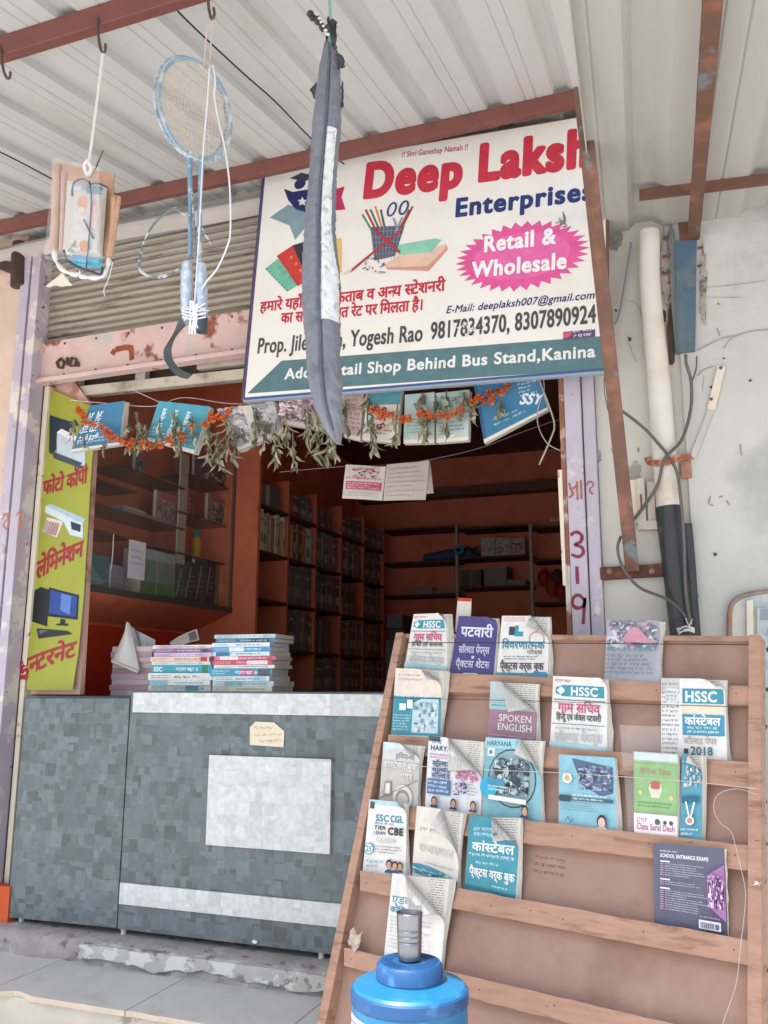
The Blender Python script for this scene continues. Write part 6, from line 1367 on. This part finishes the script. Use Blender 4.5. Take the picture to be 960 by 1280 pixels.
g = G(); g.tube([onY(252, 398, YH-.002), onY(252, 415, YH-.002)], [.016, .015], mat('#3b424a', .5, .1, 20), 14); g.build('grip_cap', rk2, smooth=True)
WS2 = mat('#d6d4d6', .5, .05, 40)
def rw(pts, r, m, dy=-.012, name='string'): g = G(); g.tube(catmull([onY(x, y, YH+dy) for x, y in pts], 6), r, m, 7); return g.build(name, rk2, smooth=True)
rw([(260, 20), (258, 45), (255, 80)], .002, mat('#c4b4a6', .6), 0); rw([(266, 22), (264, 50), (262, 82)], .002, mat('#c4b4a6', .6), 0)
rw([(255, 82), (260, 78), (266, 84), (258, 88), (254, 82)], .004, mat('#b9a08e', .6), -.004)
rw([(266, 82), (269, 100), (268, 120), (273, 150), (281, 185), (287, 232), (288, 288), (284, 308), (272, 335), (258, 352), (252, 362)], .0023, WS2)
rw([(262, 84), (259, 130), (254, 190), (251, 250), (248, 310), (244, 370), (243, 400)], .0021, WS2)
for i in range(9): rw([(243+rr.uniform(-6, 6), 378+rr.uniform(-4, 4)), (242+rr.uniform(-4, 6), 398+rr.uniform(-3, 6)), (241+rr.uniform(-6, 8), 414+rr.uniform(-4, 5))], .0024, WS2, -.016)
for i in range(4): y = 384+i*4; rw([(228, y), (240, y+3), (257, y-2+rr.uniform(-3, 3))], .002, WS2, -.017)
for i in range(8): x, y = rr.uniform(228, 258), rr.uniform(378, 395); rw([(x, y), (x+rr.uniform(-9, 9), y+rr.uniform(-5, 3))], .0008, WS2, -.018, 'frayed_end')
CABL = mat('#6a6d74', .5, .25, 40, dirt='#b9bcc0', dirt_lo=.5, dirt_hi=.56, dscale=40)
for off in (0, 2.2): rw([(240, 270+off), (228, 267), (219, 262-off), (205, 268), (191, 281+off), (180, 302), (173.5+off, 326), (176, 338+off), (190, 346), (203, 347-off), (218, 340), (232, 326), (246, 310)], .0020, CABL, -.002, 'cable')
rw([(250, 280), (256, 292), (264, 305)], .003, CABL, -.004, 'cable'); rw([(240, 240), (243, 285), (246, 330)], .0025, CABL, -.01, 'cable')
g = G(); pth = [(231, 400), (224, 412), (214, 426), (209.5, 438), (212, 452), (224, 466), (238, 471)]; n = len(pth); wd_ = [(10, -2), (8, 8), (5, 9), (5, 3), (6, 2), (3, 8), (2, 8)]
p3 = catmull([onY(x, y, YH+.0) for x, y in pth], 5); w3 = catmull([Vector((a*.0013, .008, b*.0011)) for a, b in wd_], 5)
g.add([p-w_ for p, w_ in zip(p3, w3)]+[p+w_ for p, w_ in zip(p3, w3)], [(i, i+1, len(p3)+i+1, len(p3)+i) for i in range(len(p3)-1)], mat('#4c4e4c', .5, .12, 20)); g.build('strap_end', rk2, smooth='all')
# ---- long grey bag
bg_ = thing('carry_bag', tuple(PHG.hit(412, 60)), 'long slim grey fabric carry bag with white mesh strip, hanging in front of the sign', 'bag')
BAG = mat('#707279', .42, .10, 14, bump=.6, bscale=30, spec=.4, dirt='#5d5f66', dirt_lo=.5, dirt_hi=.65, dscale=10, name='grey_bag_fabric')
WHB = mat('#cfcdc9', .7, .10, 60, bump=.4, bscale=120, dirt='#a9a8a8', dirt_lo=.55, dirt_hi=.62, dscale=55, name='white_mesh')
prof = [(52, 407, 416), (64, 404.5, 421), (80, 401, 424), (100, 398, 425), (130, 394.5, 426), (160, 391.5, 425), (200, 388.5, 421), (240, 385, 419), (280, 381.5, 419), (320, 379.5, 422), (350, 378.5, 425), (380, 378, 426), (405, 379.5, 425.5), (430, 382, 425.5), (460, 384, 426), (485, 386.5, 427), (505, 391, 427.5), (520, 397, 428), (535, 405, 428), (548, 414, 427), (556, 421, 426)]
def pint(y):
    for a, b in zip(prof, prof[1:]):
        if y <= b[0]:
            t = (y-a[0])/(b[0]-a[0]); return a[1]+(b[1]-a[1])*t, a[2]+(b[2]-a[2])*t
    return prof[-1][1:]
NA, NL = 96, 210; rings = []; zs2 = []
for j in range(NL+1):
    y = 52+(556-52)*j/NL; l_, r__ = pint(y); cx_ = (l_+r__)/2; A0 = onY(l_, y, YH); B0 = onY(r__, y, YH); hw = (B0-A0).length/2*(1-.05*min(1, max(0, (y-180)/120))); c = (A0+B0)/2; ax = (B0-A0).normalized(); ring = []
    for i in range(NA):
        a = 2*math.pi*i/NA; 
        fold = 1-.22*math.exp(-((math.degrees(a)-286+max(0, (y-200))*.02)/9)**2)        # the seam groove
        wr = 1+.07*noise.noise(Vector((math.cos(a)*1.5, math.sin(a)*1.5, y*.045)))+.05*noise.noise(Vector((math.cos(a)*2.5, math.sin(a)*2.5, y*.16)))+.045*noise.noise(Vector((math.cos(a)*5, math.sin(a)*5, y*.30+math.cos(a)*4)))+.03*noise.noise(Vector((math.cos(a)*2, math.sin(a)*2, y*.5)))+(.13*noise.noise(Vector((math.cos(a)*1.2, math.sin(a)*1.2, y*.08+9))) if y > 470 else 0)
        ring.append(c+ax*math.cos(a)*hw*wr+Vector((0, 1, 0))*math.sin(a)*hw*.80*wr*fold)
    rings.append(ring); zs2.append(y)
def white(y, deg):
    lo = 292 if y < 320 else 292-min(14, (y-320)*.25)
    hi = 338 if y < 300 else 338+min(22, (y-300)*.4)
    return 164 < y < 404 and lo+3*noise.noise(Vector((y*.06, 0, 0))) < deg < hi
for mm, nm in ((0, 'body'), (1, 'mesh_strip')):
    g = G(); vs = [p for r in rings for p in r]; fs = []
    for j in range(NL):
        for i in range(NA):
            if white(zs2[j], 360*(i+.5)/NA) == bool(mm): fs.append((j*NA+i, j*NA+(i+1) % NA, (j+1)*NA+(i+1) % NA, (j+1)*NA+i))
    used = sorted({i for f in fs for i in f}); ix = {v: k for k, v in enumerate(used)}
    g.add([vs[i] for i in used], [tuple(reversed([ix[i] for i in f])) for f in fs], WHB if mm else BAG); g.build(nm, bg_, smooth='all')
g = G(); p = []
for j in range(2, NL-6, 3):
    i = int((286-max(0, zs2[j]-200)*.02)/360*NA); p.append(rings[j][i]+Vector((0, -.003, 0)))
g.tube(p, .0026, mat('#565b66', .5, .1, 30), 6); g.build('zip', bg_, smooth=True)
DKF = mat('#3c3d42', .6, .15, 20)
crumple(planeY(YH-.01), ((409, 22), (421, 26), (420, 62), (406, 60)), .02, 5, DKF, .0).build('twisted_neck', bg_, smooth='all')
g = G(); r_ = random.Random(4)
for i in range(7): x, y = 389+i*3.2+r_.uniform(-2, 2), 20+i*3+r_.uniform(-3, 3); g.lathe(onY(x, y, YH-.03), [(0, -.009), (.008, -.004), (.010, .002), (.004, .009), (0, .01)], mat('#2f3532', .6, .2, 40), 7, (r_.gauss(0, 1), r_.gauss(0, 1), 1))
for i in range(6): x, y = 397+i*2.5, 18+i*5; g.lathe(onY(x, y, YH-.036), [(0, -.005), (.006, 0), (0, .006)], mat('#c4b8b2', .6, .2, 40), 6)
g.build('cord_lock', bg_, smooth=True)
crumple(planeY(YH-.02), ((419, 62), (430, 72), (431, 84), (422, 86)), .008, 4, DKF, .0, 8, 8).build('flap', bg_, smooth='all'); crumple(planeY(YH), ((395, 103), (396, 106), (393, 124), (387, 112)), .006, 4, DKF, .0, 8, 8).build('flap', bg_, smooth='all')
crumple(planeY(YH), ((427, 100), (429, 104), (429, 134), (426, 134)), .004, 4, DKF, .0, 6, 8).build('flap', bg_, smooth='all')
g = G(); g.tube(catmull([onY(x, y, YH-.008) for x, y in ((413, -30), (412, 0), (413, 18), (412, 40), (413, 60))], 5), .0042, mat('#79a897', .5, .1, 30), 8); g.build('green_cord', bg_, smooth=True)
# ---- cables under the canopy
for pts, lab_ in (([(205, -8), (230, 22), (300, 88), (345, 128), (392, 176), (430, 205)], 'black cable slung under the tin canopy behind the rackets'), ([(-8, 186), (30, 205), (66, 224), (100, 240)], 'black cable slung under the tin canopy behind the blister packet')):
    wire(pts, .003, mat('#1d1e20', .5), lab_, PCL, -.03 if PCL.n.z > 0 else .03)
# ================================================================ pipes, wires and fittings on the neighbour's wall
PW5 = planeY(-.045)
pp = thing('drain_pipe', tuple(PW5.hit(836, 635)), 'cream plastic drain pipe with a black lower sleeve on the white wall', 'pipe')
PVC = mat('#d4cec4', .45, .07, 6, dirt='#c4b5a0', dirt_lo=.5, dirt_hi=.7, dscale=5, spec=.4)
g = G(); p = catmull([PW5.hit(x, y) for x, y in ((812, 290), (812, 305), (812, 345), (816, 400), (823, 470), (830, 560), (837, 645))], 6); g.tube(p, [.038+.005*max(0, (i-16)/16) for i in range(len(p))], PVC, 24); g.build('upper_pipe', pp, smooth=True)
g = G(); p = [PW5.hit(x, y) for x, y in ((835.5, 634), (841, 680), (847, 730), (855, 800), (868, 920))]; g.tube(p, [.046, .046, .045, .045, .045], mat('#2b2c2e', .4, .12, 10, dirt='#45464a', dirt_lo=.5, dirt_hi=.7, dscale=8, spec=.5), 24); g.build('black_sleeve', pp, smooth=True)
g = G(); p = [PW5.hit(x, y, .0) for x, y in ((858, 655), (862, 700), (866, 760), (874, 860))]; g.tube(p, .02, mat('#3a3a3c', .5, .12, 10), 12); g.build('side_tube', pp, smooth=True)
cl = thing('pipe_clamp', tuple(PW5.hit(836, 574)), 'rusty red strap clamp holding the cream drain pipe to the wall', 'clamp')
g = G(); p = catmull([onY(x, y, Y_) for x, y, Y_ in ((809, 572, -.01), (812, 578, -.05), (822, 579, -.095), (836, 577, -.10), (848, 573, -.09), (858, 571, -.05), (866, 570, -.008))], 5)
for a_, b_2 in zip(p, p[1:]): g.bar(a_, b_2, .022, .005, mat('#9c5a42', .8, .25, 30, dirt='#c98a6a', dirt_lo=.5, dirt_hi=.6, dscale=30), (0, 1, .01))
g.build('band', cl); g = G(); g.box(tuple(onY(852, 598, -.02)), tuple(onY(864, 577, -.004)), mat('#a87a64', .8, .25, 30)); g.build('foot_plate', cl)
WRE = mat('#5d5955', .5, .12, 20)
PWW = planeY(-.10)
wire([(776, 513), (790, 523), (808, 538), (824, 556), (834, 568), (846, 590), (851, 624), (855, 677), (857, 737), (862, 774)], .0055, WRE, 'grey cable crossing the drain pipe from the strut and running down beside the black sleeve', PWW)
wire([(857, 444, .0), (858, 455, -.03), (864, 479, -.05), (863, 514, -.05), (852, 550, -.03), (831, 574, .01), (822, 606, -.01), (805, 633, -.04), (788, 654, -.05), (778, 662, -.05)], .006, WRE, 'grey cable from the blue plate curving over the pipe clamp to the strut', PWW)
wire([(776, 670), (772, 686), (779, 710), (799, 734), (834, 749), (852, 764), (861, 780)], .0055, WRE, 'grey cable from the strut foot to the tied end of the black sleeve', PWW)
wire([(871, 445, -.06), (870, 462, -.06), (864, 478, -.055), (862, 470, -.055)], .003, WRE, 'short forked wire end below the blue plate', PWW)
wire([(756, 467), (755, 482), (757, 499), (760, 513)], .002, WRE, 'thin wire hanging from the sign corner beside the strut', planeY(-.05))
wire([(789, 303), (784, 335), (775, 388), (769, 405)], .004, mat('#7d868c', .5, .1, 20), 'grey rod slanting down the wall between strut and drain pipe', planeY(-.03), k=3)
g = G(); r_ = random.Random(9)
for i in range(6): g.tube(catmull([onY(846+i*.5, 786+i*1.4, -.10), onY(858, 783+r_.uniform(-2, 3)+i, -.115), onY(868, 786+r_.uniform(-3, 3)+i, -.10)], 4), .0022, WSTR, 5)
for i in range(6): g.tube([onY(861, 783, -.115), onY(861+r_.uniform(-8, 9), 783+r_.uniform(-12, 4), -.125)], .0016, WSTR, 5)
g.build('wire_tie', label='pale string knotted round the black sleeve and cables', cat='string')
# blue steel plate let into the wall
bpx_ = thing('steel_plate', tuple(planeY(-.02).hit(857, 372)), 'blue painted steel plate post let into the white wall under the tin canopy', 'steel plate')
PBL = planeY(-.012)
BLP = mat('#4a6375', .5, .15, 6, dirt='#5d6c72', dirt_lo=.48, dirt_hi=.62, dscale=5, dirt2='#4a5a60', d2lo=.55, d2hi=.65, d2scale=11)
g = G(); g.slab(PBL, [PBL.uv(*q) for q in ((847, 443), (869, 440), (871, 303), (844, 304))], 0, .02, BLP); g.build('plate', bpx_, bevel=.002)
g = G(); g.slab(PBL, [PBL.uv(*q) for q in ((845, 443), (847, 443), (844, 296), (838, 280), (836, 300), (839, 380))], 0, .014, mat('#6a706e', .7, .2, 20)); g.build('side_flange', bpx_)
g = G(); g.slab(PBL, [PBL.uv(*q) for q in ((850, 304), (871, 303), (875, 260), (846, 260))], -.004, .012, BROWNST); g.build('rafter_end', bpx_)
for a_, b_2 in (((828, 321), (838, 319)), ((828, 342), (838, 340)), ((872, 310), (879, 309)), ((872, 333), (877, 331))):
    g = G(); g.tube([onY(*a_, -.03), onY(*b_2, -.03)], .005, RUST, 8); g.build('anchor_bar', bpx_, smooth=True)
# plaster damage round it
PWF = planeY(-.0135)
DMG = mat('#a39a90', .95, .25, 25, bump=.6, bscale=40, dirt='#6a625a', dirt_lo=.52, dirt_hi=.6, dscale=25); HOLE = mat('#4a3c36', .9, .25, 20)
def blob(P, cx, cy, rx, ry, m, h0, h1, seed, n=22):
    r_ = random.Random(seed); pts = []
    for i in range(n):
        a = -2*math.pi*i/n; k = r_.uniform(.7, 1.15); pts.append(P.uv(cx+rx*k*math.cos(a), cy+ry*k*math.sin(a)))
    g = G(); g.slab(P, pts, h0, h1, m); return g
PW0 = planeY(-.001)
blob(PW0, 833, 332, 8, 48, DMG, 0, .012, 3).build('broken_plaster', bld, smooth=False)
blob(PWF, 879, 360, 5, 56, DMG, 0, .003, 8).build('broken_plaster', bld, smooth=False)
blob(PW0, 840, 418, 7, 36, HOLE, 0, .013, 4).build('plaster_hole', bld); blob(PW0, 829, 396, 4, 8, HOLE, 0, .004, 5).build('plaster_hole', bld)
blob(PW0, 768, 298, 10, 16, mat('#8d8a84', .95, .3, 40, bump=.5), 0, .006, 6).build('broken_plaster', bld)
blob(PW0, 746, 570, 7, 9, mat('#8f9298', .95, .3, 40, bump=.5), 0, .003, 7).build('broken_plaster', bld); blob(PW0, 793, 590, 8, 14, mat('#a29a92', .95, .2, 20), 0, .002, 17).build('broken_plaster', bld)
blob(PWF, 866, 700, 3, 10, mat('#2f6f9c', .7, .2, 20), 0, .002, 9).build('paint_dab', bld)
g = G(); CR = mat('#9a938a', .95, .2, 40)
brush(g, PWF, [[(872, 438), (900, 424), (918, 420), (940, 414), (960, 412)], [(896, 410), (900, 420)], [(905, 436), (912, 425), (925, 418)], [(872, 470), (880, 462), (892, 458)], [(925, 555), (927, 570)]], .006, CR, .002)
brush(g, PW0, [[(782, 375), (796, 380), (802, 395)], [(784, 420), (790, 440), (796, 452)], [(764, 560), (770, 580)]], .003, CR, .002)
brush(g, PWF, [[(888, 620), (886, 630), (892, 632)], [(898, 622), (904, 620)], [(908, 626), (912, 632)]], .004, mat('#7d7d7c', .9), .002)
brush(g, PWF, [[(876, 360), (910, 357), (958, 351)], [(880, 372), (925, 372)], [(880, 470), (878, 490)]], .0025, CR, .002)
g.build('wall_crack', bld)
for x, y, r_b in ((894, 693, .008), (889, 484, .007), (898, 380, .004), (770, 388, .006), (787, 424, .009), (905, 448, .004), (872, 745, .006), (938, 476, .006)): blob(PWF if x > 842 else PW0, x, y, r_b*300, r_b*300, mat('#5d5048', .95, .2, 30), 0, .002, int(x)).build('wall_stain', bld)
# flat strap and switch board
g = G(); st_ = planeY(-.02); a_, b_2 = st_.hit(902, 458), st_.hit(889, 512); c_2 = st_.hit(866, 572)
g.bar(a_, b_2, .028, .006, mat('#d4c8b8', .6, .1, 20), (0, 1, 0)); g.bar(b_2, c_2, .02, .005, mat('#b9b4ad', .6, .12, 20), (0, 1, 0))
for x, y in ((901, 460), (889, 499)): g.lathe(onY(x, y, -.024), [(.006, 0), (.006, .003), (0, .005)], mat('#6a4a4a', .6), 10, (0, -1, 0))
g.build('wall_strap', label='long flat cream strap screwed aslant on the wall right of the drain pipe', cat='strap')
sb = thing('switch_board', tuple(planeY(-.02).hit(800, 632)), 'old cream wooden switch board with a vertical channel behind the strut', 'switch board')
PSB = planeY(-.002)
for q, h1, m, nm in ((((783, 656), (802, 655), (800, 601), (782, 602)), .025, CREAM, 'board'), (((799, 664), (809, 663), (806, 600), (797, 601)), .040, mat('#c9bfb2', .6, .1, 10), 'channel'), (((806, 664), (826, 663), (825, 652), (806, 653)), .035, mat('#c9bfb2', .6, .1, 10), 'channel'), (((811, 652), (820, 652), (818, 604), (809, 604)), .02, CREAM, 'board')):
    g = G(); g.slab(PSB, [PSB.uv(*v) for v in q], 0, h1, m); g.build(nm, sb, bevel=.002)
g = G(); brush(g, planeY(-.043), [[(801, 618), (802, 636)]], .008, mat('#8a5a4a', .8, .2, 30)); g.build('rust_stain', sb)
# recessed meter cupboard at the right edge
mb = thing('meter_cupboard', tuple(planeY(-.03).hit(940, 900)), 'weathered cream meter cupboard with a rounded top, right of the book rack', 'cupboard')
PMB = planeY(-.014)
pts = [(913, 1290), (1100, 1300), (1100, 735), (960, 740), (935, 743), (921, 749), (914, 760)]
g = G(); g.slab(PMB, [PMB.uv(*q) for q in pts], 0, .012, mat('#c8c4ba', .8, .12, 6, bump=.3, bscale=20, dirt='#b58f76', dirt_lo=.58, dirt_hi=.66, dscale=6, dirt2='#a9b5b4', d2lo=.5, d2hi=.6, d2scale=4)); g.build('face', mb)
g = G(); g.tube(catmull([PMB.hit(x, y, .014) for x, y in ((912, 1290), (911.5, 1000), (912, 800), (913, 762), (921, 749), (935, 743), (960, 739), (1000, 734), (1100, 728))], 6), .008, mat('#8d8078', .8, .25, 15, dirt='#a8694c', dirt_lo=.5, dirt_hi=.6, dscale=8), 8); g.build('rim', mb, smooth=True)
for q, h1, m, nm in ((((937, 1290), (944, 1290), (941, 750), (933, 752)), .022, CREAM, 'door_frame'), (((946, 1290), (1080, 1290), (1080, 758), (946, 761)), .018, mat('#b3bcc0', .5, .12, 5, dirt='#8f8a98', dirt_lo=.56, dirt_hi=.66, dscale=7), 'door_leaf'), (((950, 776), (1080, 772), (1080, 758), (950, 762)), .020, mat('#8a9699', .4, .1, 10), 'glass_slot')):
    g = G(); g.slab(PMB, [PMB.uv(*v) for v in q], .0125, h1+.006, m); g.build(nm, mb, bevel=.002)
for i in range(14):
    r_ = random.Random(i+40); x, y = r_.uniform(952, 965), r_.uniform(800, 1270); 
    if i < 9: blob(planeY(-.0395), x, y, 3, 3, mat('#54504e', .9, .2, 30), 0, .001, i).build('stain', mb)
